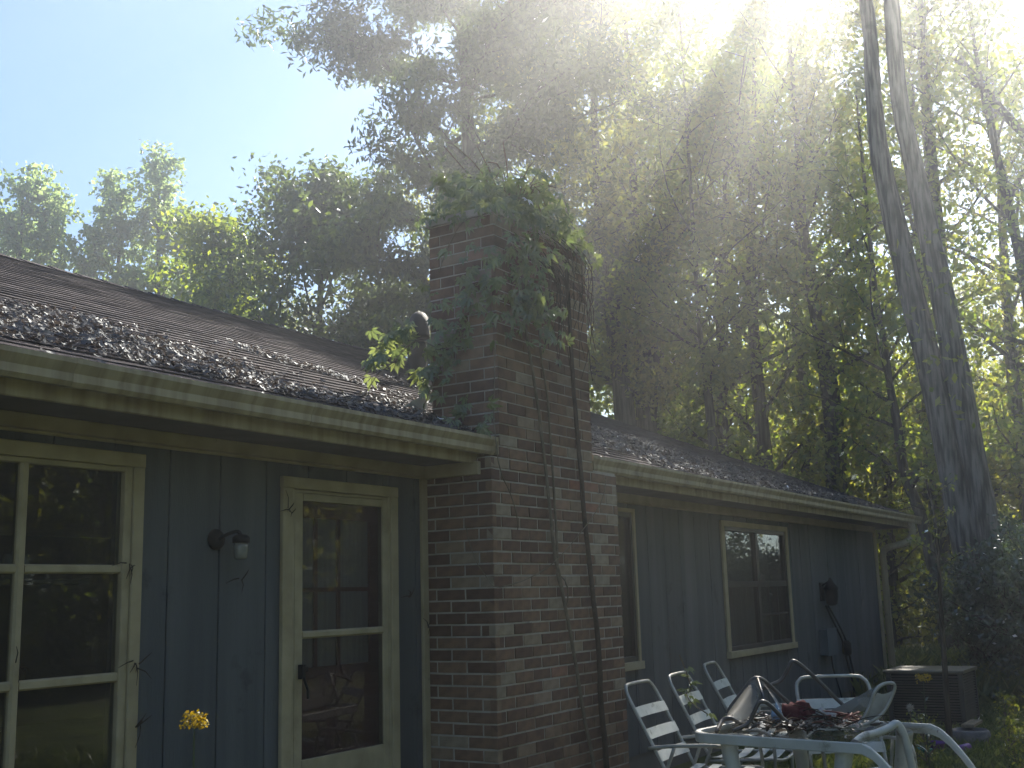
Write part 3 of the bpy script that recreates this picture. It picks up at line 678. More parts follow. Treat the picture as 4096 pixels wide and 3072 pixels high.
# understorey
UG = 'leafy saplings filling the wood'
ua = make_tree('sapling', 'leafy green sapling in the undergrowth of the wood', 7.0, .05, .08, 2.1, 4600, .15, .6, M['limeleaf'], M['bark'], 41, limbs=20, sub=5, group=UG, sig=.4, rise=.25)
ub = make_tree('sapling', 'leafy green sapling in the undergrowth of the wood', 5.0, .045, .05, 1.9, 4200, .15, .6, M['forestleaf'], M['bark'], 42, limbs=18, sub=5, group=UG, sig=.4, rise=.2)
place(ua, 27.0, 6.6, 0, 1.1); place(ub, 26.2, 1.9, 0, 1.1)
gs = random.Random(3)
cand = [(26.8, 8.4), (26.2, 10.4), (28.6, 8.0), (31.2, 6.8), (28.6, -1.6), (24.8, 12.4), (28.4, 12.0), (22.4, 13.6), (31.8, 12.4), (34.4, 8.2), (21.8, 15.6), (26.0, 16.5), (36.5, 11.0), (29.8, 18.0), (23.0, 19.5),
        (33, -5), (27.6, 2.4), (33.4, 2.4), (30.4, 4.6), (29.2, .6)]
for i in range(90):                               # deeper rows
    az, d_ = gs.uniform(34, 92), gs.uniform(36, 62); cand.append((d_ * math.sin(R(az)), -4.6 + d_ * math.cos(R(az))))
for x, y in cand:
    s = gs.uniform(.85, 1.35); dup(ua if gs.random() < .55 else ub, (x + gs.uniform(-.4, .4), y + gs.uniform(-.4, .4), 0), gs.uniform(0, 6), scale=(s, s, s * gs.uniform(.9, 1.25)))
# trees of the yard behind and beside the camera: they stand in the window panes and shade the front
YG = 'yard trees opposite the house front'
ya = dup(fa, (16, -17, 0), 1.0, 'tall yard tree standing opposite the front of the house', YG, (1, 1, 1))
for k, x, y, a, s in ((fb, 9, -19, 2, 1.), (fc, 24, -15, 3, 1.), (fa, 33, -13, 4, 1.), (fb, 29, -19, 5, 1.1), (fc, 2, -20, .5, 1.), (fa, -6, -17, .9, 1.), (fb, -13, -8, 2.9, 1.), (fc, 20, -22, 1.6, 1.1), (fb, 38, -18, 1.2, 1.1), (fa, 13, -25, 4.4, 1.1)):
    dup(k, (x, y, 0), a, 'tall yard tree standing opposite the front of the house', YG, (s, s, s))
for x, y in ((10.5, -15.5), (7, -14), (13.5, -15), (5, -16), (1.5, -15), (16, -15.5), (18, -13.5), (21, -15), (24.5, -14.5), (-1.5, -15), (-5, -14.5), (-9, -12), (27.5, -13), (30, -14), (34.5, -13.5), (20, -17), (12, -18), (4, -18), (26, -17), (39, -14), (12, -16), (9, -14.5), (15, -14), (3, -15.5), (0, -14), (-3, -16), (17, -17.5), (23, -13.5), (28.5, -15), (-7, -13), (33.5, -15), (19, -14.5), (26, -12.5), (6, -17), (31, -10.5), (36, -12), (22, -18)):
    s = gs.uniform(1, 1.4); dup(ua if gs.random() < .5 else ub, (x, y, 0), gs.uniform(0, 6), 'leafy bush opposite the front of the house', 'bushes opposite the house front', (s, s, s))

for i in range(26):
    dup(ub, (-22 + i * 2.6, -25 - (i * 5 % 3) * 1.5, 0), i * 1.1, 'leafy bush opposite the front of the house', 'bushes opposite the house front', (1.5, 1.5, 1.2))

# ------------------------------------------------------------------ dead leaves on the roof
def curled(name, pos, size, nrm, material, seed, parent=None):
    g = np.random.default_rng(seed); n = len(pos)
    a = g.uniform(0, 6.283, n); nn = np.tile(np.array(nrm, float), (n, 1)) + g.normal(size=(n, 3)) * .3; nn /= np.linalg.norm(nn, axis=1)[:, None]
    d = np.stack([np.cos(a), np.sin(a), g.normal(size=n) * .2], 1); d -= nn * (d * nn).sum(1)[:, None]; d /= np.linalg.norm(d, axis=1)[:, None]
    sd_ = np.cross(nn, d); L = (size * g.uniform(.5, 1.35, n))[:, None]; Wd = L * g.uniform(.12, .26, n)[:, None]; cu = g.uniform(-.1, .3, n)[:, None] * L
    v = np.empty((n, 6, 3))
    for k, (t, h) in enumerate(((-.5, 1), (0, 0), (.5, 1))):
        wk = Wd * (1 if k == 1 else .35)
        v[:, 2 * k] = pos + d * L * t + sd_ * wk + nn * (cu * h * .6 + Wd * .35); v[:, 2 * k + 1] = pos + d * L * t - sd_ * wk + nn * cu * h * .6
    tr = np.arange(n)[:, None, None] * 6 + np.array([[0, 1, 3], [0, 3, 2], [2, 3, 5], [2, 5, 4]])[None]
    return tri_mesh(name, v.reshape(-1, 3), tr.reshape(-1, 3), np.repeat(g.random(n) ** 1.3, 6), material)
gl = np.random.default_rng(77)
def litter(n, fn, x0, x1, y0, y1):
    out = []
    while len(out) < n:
        x, y = gl.uniform(x0, x1), gl.uniform(y0, y1); p = fn(x, y)
        nz = .5 + .25 * math.sin(x * 5.1 + y * 7) + .25 * math.sin(x * 2.3 - y * 9 + 2)
        if gl.random() < p * (.45 + .75 * nz): out.append((x, y, roof_z(y) + .012 + gl.random() ** 2 * .04 * p))
    return np.array(out)
def dens_l(x, y):
    top = 1.0 if x < 4.3 else (1.0 - (x - 4.3) * .75); top += .1 * math.sin(x * 3.1); lo = -.2 + .07 * math.sin(x * 2.2)
    p = 1. if lo < y < top else .02
    if x > 5.0: p = max(p if y < .05 else .02, 1. if -.42 < y < -.12 + .1 * math.sin(x * 5) else .02)
    c = 1.34 - (x - 5.95) * .75
    if 5.85 < x < 7.3 and abs(y - c) < .17: p = .9
    if 5.9 < x < 6.38 and -.4 < y < .32: p = .95
    return p
def dens_r(x, y):
    top = 1.5 - max(0, x - 11.6) * .30 + .1 * math.sin(x * 2.7); lo = -.36 + (.45 if x < 9.6 else 0)
    return 1. if lo < y < top and (x < 12.4 or y < .9) else .03
lo_ = link('leaf_litter', curled('leaf_litter', litter(20000, dens_l, .6, 7.4, -.43, 1.5), .040, (0, -.4, .92), M['litterbrown'], 5)); tag(lo_, 'drift of dead brown leaves on the roof above the door and large window', 'dead leaves', kind='stuff')
lo2 = link('leaf_litter', curled('leaf_litter', litter(14000, dens_r, 7.75, 17.3, -.43, 1.6), .048, (0, -.4, .92), M['litterbrown'], 6)); tag(lo2, 'drift of dead brown leaves on the roof above the window with panes', 'dead leaves', kind='stuff')

# ------------------------------------------------------------------ creeper on the stack
vine = thing('creeper_vine', 'green creeper vine climbing the chimney and crowning its top', 'vine', (7.1, -.58, 0))
def vt(name, pts, r, m='vinestem', n=6, sub=4):
    P = smooth_path(pts, sub); P = [p + Vector((random.uniform(-.004, .004), random.uniform(-.003, 0), 0)) for p in P]
    k = len(P); return part(name, MB().tube(P, [r * (1 - .35 * i / k) for i in range(k)] if not hasattr(r, '__len__') else r, n), M[m], vine, True)
vt('stem', [(7.49, -.57, .0), (7.466, -.572, .378), (7.439, -.572, .505), (7.35, -.57, .772), (7.238, -.57, 1.212), (7.094, -.568, 1.686), (7.021, -.566, 1.913), (6.964, -.565, 2.351), (6.888, -.565, 2.79), (6.809, -.562, 3.177), (6.754, -.56, 3.404), (6.707, -.56, 3.9)], .017)
vt('stem', [(7.12, -.57, 1.6), (7.064, -.566, 1.738), (7.072, -.562, 2.002), (7.05, -.56, 2.446), (7.016, -.56, 2.988), (6.933, -.56, 3.344), (6.922, -.56, 3.8)], .012)
vt('stem', [(7.68, -.57, .0), (7.659, -.572, .478), (7.613, -.575, .835), (7.615, -.575, 1.192), (7.561, -.575, 1.556), (7.491, -.572, 2.105), (7.429, -.57, 2.755), (7.389, -.57, 3.227), (7.36, -.57, 4.1)], .025, 'darkstem')
vt('tendril', [(6.3, -.58, 3.3), (6.28, -.57, 2.886), (6.27, -.575, 2.70), (6.312, -.585, 2.424), (6.415, -.575, 2.314), (6.517, -.575, 2.153), (6.526, -.575, 2.036)], .005)
vt('tendril', [(7.858, -.57, 2.47), (7.74, -.60, 2.318), (7.42, -.62, 2.099), (6.81, -.63, 1.787), (6.25, -.60, 1.66), (6.22, -.507, 1.74), (6.23, -.413, 1.872), (6.25, -.339, 2.072)], .0042)
vt('tendril', [(6.30, -.30, 3.3), (6.18, -.209, 3.275), (6.111, -.114, 3.329), (6.068, -.04, 3.314), (6.029, .061, 3.208), (5.98, .174, 3.111), (5.958, .245, 3.012), (5.948, .291, 2.96)], .0045)
vt('tendril', [(6.34, -.34, 3.42), (6.3, -.273, 3.33), (6.3, -.122, 3.156), (6.30, -.033, 3.026), (6.3, .02, 2.92)], .005)
vt('tendril', [(6.36, -.5, 4.24), (6.34, -.458, 4.214), (6.34, -.31, 4.199), (6.34, -.177, 4.041), (6.34, -.12, 3.922), (6.345, -.097, 3.881)], .005)
vt('tendril', [(7.09, -.56, 1.74), (7.12, -.6, 1.68), (7.13, -.6, 1.56), (7.11, -.58, 1.48)], .006)
for i in range(46):                                # dead twigs hanging from the top over the front
    x = random.uniform(6.95, 7.72); z0 = random.uniform(4.0, 4.35); L = random.uniform(.25, .9)
    vt('twig', [(x - .1, -.5, z0), (x, -.60 - random.random() * .04, z0 - L * .3), (x + random.uniform(-.08, .1), -.585, z0 - L * .7), (x + random.uniform(-.1, .14), -.575, z0 - L)], .0035, 'darkstem', 4, 3)
for i in range(26):
    a = random.uniform(0, 6.28); r = random.uniform(.3, .8)
    vt('twig', [(7.0, -.3, 4.3), (7.0 + math.cos(a) * r * .5, -.3 + math.sin(a) * r * .4, 4.65), (7.0 + math.cos(a) * r, -.3 + math.sin(a) * r * .7, 4.5 + random.uniform(-.15, .4))], .006, 'vinestem', 4, 3)
def palmate():
    v = []; f = []
    for a, L in ((-1.25, .62), (-.65, .85), (0, 1.), (.65, .85), (1.25, .62)):
        d = Vector((math.sin(a), math.cos(a), 0)); s_ = Vector((d.y, -d.x, 0)); b = len(v)
        v += [tuple(d * .08), tuple(d * L * .55 + s_ * .17 * L + Vector((0, 0, .05))), tuple(d * L + Vector((0, 0, -.14 * L))), tuple(d * L * .55 - s_ * .17 * L + Vector((0, 0, .05)))]
        f += [(b, b + 1, b + 2), (b, b + 2, b + 3)]
    return np.array(v), np.array(f)
PV, PF = palmate()
def leaf_frames(pos, out, gsd):
    g = np.random.default_rng(gsd); n = len(pos)
    nz = out + g.normal(size=(n, 3)) * .45; nz /= np.linalg.norm(nz, axis=1)[:, None]
    dn = np.tile(np.array([0, 0, -1.]), (n, 1)) + g.normal(size=(n, 3)) * .5 + out * .35; y = dn - nz * (dn * nz).sum(1)[:, None]; y /= np.linalg.norm(y, axis=1)[:, None]
    x = np.cross(y, nz); return np.stack([x, y, nz], 2), g
gv = np.random.default_rng(17)
cl = [((6.33, -.537, 3.826), .16, 20), ((6.30, -.409, 3.706), .14, 18), ((6.30, -.322, 3.577), .15, 22), ((6.30, -.255, 3.409), .15, 22), ((6.30, -.166, 3.262), .13, 14), ((6.29, -.099, 3.128), .12, 10), ((6.34, -.5, 3.6), .12, 6),
      ((6.878, -.6, 4.076), .16, 34), ((6.524, -.6, 3.897), .15, 24), ((6.605, -.6, 3.552), .13, 36), ((6.953, -.6, 3.584), .14, 34), ((6.75, -.6, 3.75), .16, 50),
      ((6.142, .102, 3.392), .07, 12), ((6.11, .166, 3.36), .07, 12), ((6.095, .22, 3.276), .06, 14), ((6.063, .284, 3.244), .06, 12), ((6.184, .025, 3.424), .06, 10), ((6.262, .002, 3.131), .05, 10), ((6.272, .01, 3.03), .05, 8), ((6.28, -.3, 2.86), .06, 10), ((6.27, -.5, 2.75), .05, 6), ((6.3, -.1, 2.78), .05, 6)]
pos = []; out = []; ctr = np.array([6.95, -.25, 3.9])
for c, s_, n in cl:
    p = np.array(c) + gv.normal(size=(n, 3)) * s_ * np.array([.8, .55, .9])
    left = c[0] < 6.36
    if left: p[:, 0] = np.minimum(p[:, 0], 6.36)
    else: p[:, 1] = np.minimum(p[:, 1], -.565)
    pos.append(p); out.append(np.tile([-.9, -.25, .35] if left else [-.1, -.9, .4], (n, 1)))
nd = 950
u = gv.normal(size=(nd, 3)); u /= np.linalg.norm(u, axis=1)[:, None]; u[:, 2] = np.abs(u[:, 2]) * 1.0 - .12
rad = gv.uniform(.55, 1.08, nd)[:, None] * (1 + .16 * np.sin(u[:, :1] * 7 + 1) + .12 * np.sin(u[:, 1:2] * 9))
p = np.array([7.02, -.27, 4.27]) + u * rad * np.array([.82, .5, .5]); pos.append(p); out.append(u + np.array([0, 0, .3]))
pos = np.concatenate(pos); out = np.concatenate(out); out /= np.linalg.norm(out, axis=1)[:, None]
Fm, gg = leaf_frames(pos, out, 18); sz = gg.uniform(.06, .115, len(pos))
vis = (-pos[:, 0] * .6 - pos[:, 1] * .8 - .15 * np.abs(pos[:, 2] - 3.9)) + gg.random(len(pos)) * .5; order = np.argsort(-vis)
one = [tri_mesh('leaf', PV * np.array([1, 1, 1. + .5 * k]), PF, np.full(len(PV), .15 + .23 * k), M['vineleaf']) for k in range(4)]
vo = vine.location
for i in order[:290]:
    o = link('leaf', one[gg.integers(0, 4)], vine); R3 = Matrix([list(Fm[i][r]) for r in range(3)])
    o.matrix_local = Matrix.Translation(Vector(pos[i]) - vo) @ R3.to_4x4() @ Matrix.Scale(float(sz[i]), 4)
ri = order[290:]
V = np.einsum('nij,kj->nki', Fm[ri], PV) * sz[ri][:, None, None] + pos[ri][:, None, :] - np.array(vo)
T = PF[None] + (np.arange(len(ri)) * len(PV))[:, None, None]
fo = link('foliage', tri_mesh('foliage', V.reshape(-1, 3), T.reshape(-1, 3), np.repeat(gg.random(len(ri)), len(PV)), M['vineleaf']), vine); fo['kind'] = 'stuff'

# ------------------------------------------------------------------ lamps, box and cables on the wall
wl_ = thing('wall_lamp', 'small black wall lamp with glass jar beside the door', 'lamp', (4.37, 0, 1.93))
part('backplate', MB().lathe([(.056, 0), (.056, .012), (.046, .026), (.02, .03)], (4.37, 0.003, 1.945), 18, 'y'), M['black'], wl_, True)
part('arm', MB().tube(smooth_path([(4.37, -.02, 1.945), (4.385, -.07, 1.97), (4.43, -.10, 1.985), (4.452, -.105, 1.962)], 4), .010, 8), M['black'], wl_, True)
part('cap', MB().lathe([(.046, 0), (.046, .03), (.03, .042), (.008, .046)], (4.452, -.105, 1.925), 16), M['black'], wl_, True)
part('glass_jar', MB().lathe([(.026, -.085), (.034, -.078), (.037, -.055), (.038, -.02), (.034, .002)], (4.452, -.105, 1.922), 16), M['lampglass'], wl_, True)
bl = thing('wall_lantern', 'black lantern on the far wall right of the window with panes', 'lantern', (15.0, 0, 1.5))
part('backplate', MB().bbox(14.93, 15.07, -.02, .003, 1.42, 1.66), M['black'], bl)
part('body', MB().lathe([(.03, 0), (.07, .02), (.085, .12), (.085, .2), (.1, .22), (.04, .3), (.012, .36)], (15.0, -.13, 1.36), 12), M['black'], bl, True)
part('bracket', MB().tube([(15, -.01, 1.62), (15, -.09, 1.66), (15, -.13, 1.68)], .012, 6), M['black'], bl)
ub_ = thing('utility_box', 'small blue grey utility box fixed low on the far wall', 'box', (14.97, 0, .9))
part('case', MB().bbox(14.76, 15.16, -.1, .003, .74, 1.06, .01), M['greybox'], ub_); part('lid', MB().bbox(14.75, 15.17, -.112, -.1005, .73, 1.075), M['greybox'], ub_)
for k, (dx, nm) in enumerate(((0, 'left'), (.16, 'right'))):
    cb = smooth_path([(15.05 + dx * .6, -.03, 1.36), (15.35 + dx, -.035, 1.12), (15.62 + dx, -.04, .9), (15.75 + dx, -.03, .72), (16.0 + dx, -.03, .3), (16.05 + dx, -.03, .0)], 5)
    solo('cable', MB().tube(cb, .014, 6), M['cable'], 'black cable running down the far wall from the lantern', 'cable', (15.6, -.03, .0), True, 'cables below the wall lantern')
solo('cable', MB().tube(smooth_path([(15.05, -.05, .74), (15.1, -.05, .55), (15.35, -.05, .2), (15.4, -.05, 0)], 5), .011, 6), M['cable'], 'thin black cable leaving the bottom of the utility box', 'cable', (15.3, -.05, 0), True)
sp = MB().lathe([(.03, 0), (.06, .03), (.06, .16), (.03, .2)], (15.75, -.06, .68), 10)
solo('cable_junction', sp, M['black'], 'black cable junction where two wall cables meet', 'junction box', (15.75, -.06, .68), True)
for x_, r_, l_ in ((3.29, .028, 'small white jar on the shelf behind the large window'), (3.36, .04, 'wider white jar beside the small jar behind the large window')):
    solo('jar', MB().lathe([(r_ * .9, 0), (r_, .02), (r_, .085), (r_ * .8, .1), (r_ * .8, .115)], (x_, .22, 1.7455), 14), M['lampglass'], l_, 'jar', (x_, .22, 1.7455), True)

for q, n_ in (((3.78, -.03, 1.80), 5), ((3.84, -.03, 1.33), 6), ((3.20, -.02, 1.36), 4), ((3.86, -.03, 1.02), 4), ((4.90, -.035, 2.12), 5), ((6.06, -.01, 1.62), 4), ((6.25, -.035, 1.42), 3), ((4.55, -.005, 1.72), 3)):
    tw_ = MB()
    for k in range(n_):
        a_ = random.uniform(0, 6.28); L = random.uniform(.03, .11); d = Vector((math.cos(a_), 0, math.sin(a_))); p0 = Vector(q) + Vector((random.uniform(-.02, .02), 0, random.uniform(-.02, .02)))
        tw_.tube([p0, p0 + d * L * .5 + Vector((0, -.012, .008)), p0 + d * L], [.0035, .0028, .0012], 4)
    solo('dry_twig', tw_, M['darkstem'], 'dry twigs and dirt caught on the window, door or wall trim', 'twig', q, False, 'dry twigs stuck to the house front')
# ------------------------------------------------------------------ garden furniture
def make_chair(label):
    t = thing('lawn_chair', label, 'chair'); hw = .255
    def U(pts, r=.0125): return MB().tube(smooth_path(pts, 4), r, 8)
    zb = lambda s: (.16 + .30 * s, .40 + .58 * s)      # back line: y, z from the seat rear
    top = [( -hw, *zb(0)), (-hw, *zb(.5)), (-hw, *zb(.86)), (-hw + .03, *zb(.965)), (-hw + .1, *zb(1)), (hw - .1, *zb(1)), (hw - .03, *zb(.965)), (hw, *zb(.86)), (hw, *zb(.5)), (hw, *zb(0))]
    part('back_frame', U(top), M['alu'], t, True)
    seat = [(-hw, .18, .385), (-hw, -.1, .40), (-hw, -.28, .41), (-hw + .05, -.34, .40), (0, -.35, .395), (hw - .05, -.34, .40), (hw, -.28, .41), (hw, -.1, .40), (hw, .18, .385)]
    part('seat_frame', U(seat), M['alu'], t, True)
    for s_ in (-1, 1):
        x = s_ * (hw + .03)
        part('armrest', U([(x, -.30, .02), (x, -.31, .3), (x, -.31, .5), (x, -.27, .585), (x, -.18, .61), (x, .1, .60), (x, .28, .58)]), M['alu'], t, True)
        part('leg', U([(x, .1, .59), (x, .2, .35), (x, .34, .015)]), M['alu'], t, True)
    for s_ in (.22, .46, .70):
        y0, z0 = zb(s_ - .055); y1, z1 = zb(s_ + .055)
        mb = MB(); k = 8
        for i in range(k + 1):
            x = -hw - .012 + (2 * hw + .024) * i / k; sg = .012 * math.sin(math.pi * i / k)
            mb.v += [(x, y0 + sg - .014, z0), (x, y1 + sg - .014, z1), (x, y1 + sg - .010, z1), (x, y0 + sg - .010, z0)]
        for i in range(k):
            b = 4 * i
            for j in range(4): mb.f.append((b + j, b + (j + 1) % 4, b + 4 + (j + 1) % 4, b + 4 + j))
        part('strap', mb, M['strap'], t)
    for y in (.12, .0, -.12, -.24):
        mb = MB(); k = 8
        for i in range(k + 1):
            x = -hw - .012 + (2 * hw + .024) * i / k; sg = -.02 * math.sin(math.pi * i / k)
            mb.v += [(x, y - .034, .416 + sg), (x, y + .034, .416 + sg), (x, y + .034, .412 + sg), (x, y - .034, .412 + sg)]
        for i in range(k):
            b = 4 * i
            for j in range(4): mb.f.append((b + j, b + (j + 1) % 4, b + 4 + (j + 1) % 4, b + 4 + j))
        part('strap', mb, M['strap'], t)
    part('stretcher', MB().tube([(-hw - .03, -.305, .2), (hw + .03, -.305, .2)], .011, 8), M['alu'], t, True)
    return t
CG = 'white strap lawn chairs along the wall'
c1 = make_chair('white strap lawn chair standing closest to the brick chimney'); c1['group'] = CG
c1.location = (7.43, -1.44, 0); c1.rotation_euler = (0, 0, .06)
dup(c1, (8.29, -1.37, 0), .12, 'white strap lawn chair with a yellowing vine sprig across its back', CG)
dup(c1, (9.55, -1.12, .0), .17, 'white strap lawn chair leaning back below the window with panes', CG)
dup(c1, (7.78, -2.36, 0), R(-58), 'white strap lawn chair pushed up behind the cluttered table', CG)
# a sprig over the second chair
spg = thing('vine_sprig', 'yellow green vine sprig lying over a white lawn chair back', 'vine', (8.1, -1.0, .8))
part('stem', MB().tube(smooth_path([(7.98, -1.25, .72), (8.05, -1.1, .79), (8.2, -1.0, .84), (8.33, -.98, .86), (8.3, -.96, 1.0), (8.22, -.95, 1.12)], 4), .005, 5), M['vinestem'], spg)
for q in ((7.97, -1.26, .72), (8.06, -1.1, .8), (8.14, -1.04, .83), (8.22, -1.0, .85), (8.28, -1.0, .87), (8.32, -.98, .9), (8.34, -.97, .95), (8.3, -.97, 1.02)):
    o = link('leaf', one[2], spg); o.location = Vector(q) - spg.location; o.rotation_euler = (random.uniform(-.6, .9), random.uniform(-.5, .5), random.uniform(0, 6)); s_ = random.uniform(.06, .1); o.scale = (s_, s_, s_)
# table: rounded frame, glass top, curved legs
tb = thing('patio_table', 'white framed glass patio table heaped with broken chairs', 'table', (7.1, -2.3, 0), 0)
U_ = Vector((-.15, -.989, 0)); V_ = Vector((.989, -.15, 0)); A_ = Vector((6.74, -1.60, 0))
def tp(u, v, z): q = A_ + U_ * u + V_ * v; return (q.x, q.y, z - 2.0 * max(0, u - 1.16) ** 1.5 * (z > .67))
TU, TV, CR = 1.6, 1.05, .2
ring = []
for cu_, cv_, a0 in ((CR, CR, 180), (TU - CR, CR, 270), (TU - CR, TV - CR, 0), (CR, TV - CR, 90)):
    for k in range(7):
        a = R(a0 + 15 * k); ring.append((cu_ + CR * math.cos(a), cv_ + CR * math.sin(a)))
r2_ = []
for (a0, b0), (a1, b1) in zip(ring, ring[1:] + ring[:1]):
    k_ = max(1, int(math.hypot(a1 - a0, b1 - b0) / .06)); r2_ += [(a0 + (a1 - a0) * i / k_, b0 + (b1 - b0) * i / k_) for i in range(k_)]
ring = r2_
mb = MB(); nr = len(ring); cu0, cv0 = TU / 2, TV / 2
prof_ = [(.995, .683), (1.0, .688), (1.0, .738), (.992, .744), (.965, .742), (.96, .72), (.97, .683)]
for u0, v0 in ring:
    for s_, z_ in prof_:
        s2 = 1 - (1 - s_) * 1.2; mb.v.append(tp(cu0 + (u0 - cu0) * s2, cv0 + (v0 - cv0) * s2, z_))
np_ = len(prof_)
for i in range(nr):
    for j in range(np_):
        a, b = i * np_, ((i + 1) % nr) * np_; mb.f.append((a + j, b + j, b + (j + 1) % np_, a + (j + 1) % np_))
part('frame', mb, M['plastic'], tb)
g_ = MB(); g_.poly([tp(min(1.15, cu0 + (u0 - cu0) * .955), cv0 + (v0 - cv0) * .955, .728) for u0, v0 in ring if u0 < 1.2]); part('glass_top', g_, M['glass'], tb)
for u0, v0, du, dv in ((.28, .10, -.1, -.06), (1.0, .10, .1, -.06), (.28, TV - .1, -.1, .06), (1.0, TV - .1, .1, .06)):
    P = smooth_path([tp(u0 + du * .2, v0, .705), tp(u0, v0 + dv * .2, .6), tp(u0 - du * .25, v0 + dv * .1, .4), tp(u0 + du * .3, v0 + dv * .6, .15), tp(u0 + du, v0 + dv, .0)], 4)
    part('leg', MB().tube(P, [.055 - .0014 * i for i in range(len(P))], 10), M['plastic'], tb, True)
# broken sling chairs on the table
def strip(A, B, n=14, sag=.03):
    A = smooth_path(A, 5); B = smooth_path(B, 5); mb = MB()
    f = lambda L, t: L[min(len(L) - 1, int(t * (len(L) - 1)))]
    for i in range(n + 1):
        a, b = f(A, i / n), f(B, i / n)
        for k in range(6):
            t = k / 5; q = a.lerp(b, t); q.z -= sag * math.sin(math.pi * t); mb.v.append(tuple(q))
    for i in range(n):
        for k in range(5): q = i * 6 + k; mb.f.append((q, q + 1, q + 7, q + 6))
    return mb
RA = [(6.80, -1.80, .745), (6.907, -1.80, .80), (6.932, -1.83, .815), (6.96, -1.86, .80), (6.995, -1.90, .765), (7.033, -1.93, .748)]
RC = [(7.325, -1.70, .76), (7.325, -1.68, .82), (7.357, -1.752, .915), (7.383, -1.826, 1.007), (7.402, -1.863, 1.022), (7.432, -1.903, 1.0), (7.497, -1.976, .908), (7.563, -2.048, .816), (7.6, -2.1, .76)]
RB = [(6.86, -1.88, .745), (6.916, -1.96, .785), (6.927, -2.001, .852), (6.935, -2.034, .909), (6.954, -2.067, .914), (6.984, -2.102, .879), (7.035, -2.158, .801), (7.102, -2.232, .748)]
RD = [(7.652, -1.80, .93), (7.652, -1.856, .955), (7.687, -1.925, .989), (7.7, -1.969, 1.054), (7.707, -1.997, 1.104), (7.719, -2.019, 1.11), (7.756, -2.065, 1.068), (7.829, -2.146, .965), (7.898, -2.219, .862), (7.93, -2.28, .79), (7.93, -2.3, .745)]
s1 = thing('sling_chair', 'overturned dark framed sling chair draped with grey mesh on the table', 'chair', (7.1, -1.85, .745))
part('side_rail', MB().tube(smooth_path(RA, 4), .013, 8), M['tube'], s1, True); part('side_rail', MB().tube(smooth_path(RC, 4), .013, 8), M['tube'], s1, True)
part('sling', strip([RA[0], RA[1], RA[2], RA[3], RA[4]], RC[1:6], 14, .02), M['sling'], s1, True)
part('cross_bar', MB().tube([RA[5], RC[7]], .010, 8), M['tube'], s1, True)
s2_ = thing('sling_chair', 'bare bent dark tube chair frame rising highest from the cluttered table', 'chair', (7.3, -2.1, .745))
part('side_rail', MB().tube(smooth_path(RB, 4), .013, 8), M['tube'], s2_, True); part('side_rail', MB().tube(smooth_path(RD, 4), .0135, 8), M['tube'], s2_, True)
part('cross_bar', MB().tube([RB[4], RC[4], RD[1]], .009, 8), M['tube'], s2_, True)
part('torn_strip', strip([(7.402, -1.863, 1.02), (7.42, -1.92, .95), (7.4, -1.98, .86), (7.42, -2.02, .78)], [(7.45, -1.88, .99), (7.46, -1.94, .92), (7.45, -2.0, .83), (7.46, -2.04, .77)], 8, .01), M['rag'], s2_)
s3 = thing('sling_chair', 'rounded white tube chair frame with torn taupe sling at table end', 'chair', (7.4, -2.6, .745))
part('frame_loop', MB().tube(smooth_path([(7.249, -2.457, .75), (7.286, -2.546, .77), (7.301, -2.614, .877), (7.305, -2.65, .96), (7.324, -2.694, .999), (7.351, -2.741, 1.007), (7.366, -2.758, .986), (7.366, -2.739, .934), (7.354, -2.688, .844), (7.33, -2.629, .79), (7.29, -2.543, .752), (7.2, -2.4, .748)], 4), .0105, 8), M['alu'], s3, True)
part('sling', MB().poly([(7.40, -2.25, .78), (7.623, -2.587, .968), (7.63, -2.60, .87), (7.44, -2.38, .752)]).poly([(7.44, -2.38, .753), (7.63, -2.60, .872), (7.623, -2.587, .97), (7.40, -2.25, .782)]), M['sling'], s3)
part('torn_strip', strip([(7.31, -2.66, .95), (7.30, -2.62, .88), (7.30, -2.58, .80)], [(7.36, -2.74, .96), (7.355, -2.70, .87), (7.33, -2.62, .79)], 8, .012), M['rag'], s3)
def blob(c, r, seed, amp=.25, n=14):
    g = random.Random(seed); mb = MB(); ph = [g.uniform(0, 6) for _ in range(6)]
    for i in range(n + 1):
        t = math.pi * i / n
        for j in range(n * 2):
            p = math.pi * j / n; d = Vector((math.sin(t) * math.cos(p), math.sin(t) * math.sin(p), math.cos(t)))
            k = 1 + amp * (math.sin(d.x * 4 + ph[0]) * math.sin(d.y * 5 + ph[1]) + .5 * math.sin(d.z * 9 + ph[2] + d.x * 7) + .3 * math.sin(d.y * 13 + ph[3]))
            q = Vector((c[0] + d.x * r[0] * k, c[1] + d.y * r[1] * k, c[2] + max(-.8, d.z) * r[2] * k)); mb.v.append(tuple(q))
    for i in range(n):
        for j in range(n * 2):
            a, b = i * n * 2 + j, i * n * 2 + (j + 1) % (n * 2); mb.f.append((a, b, b + n * 2, a + n * 2))
    return mb
solo('cushion', blob((7.28, -2.17, .80), (.13, .10, .09), 3), M['cloth'], 'crumpled maroon cushion among broken chairs on the table', 'cushion', (7.28, -2.17, .74), True)
solo('rag', blob((7.38, -2.28, .78), (.12, .07, .05), 4, .35), M['rag'], 'dirty grey rag lying on the cluttered table', 'rag', (7.38, -2.28, .74), True)
solo('rag', blob((7.18, -2.06, .80), (.035, .03, .06), 5, .35), M['bluerag'], 'pale blue rag hanging below the bent tube frame', 'rag', (7.18, -2.06, .74), True)
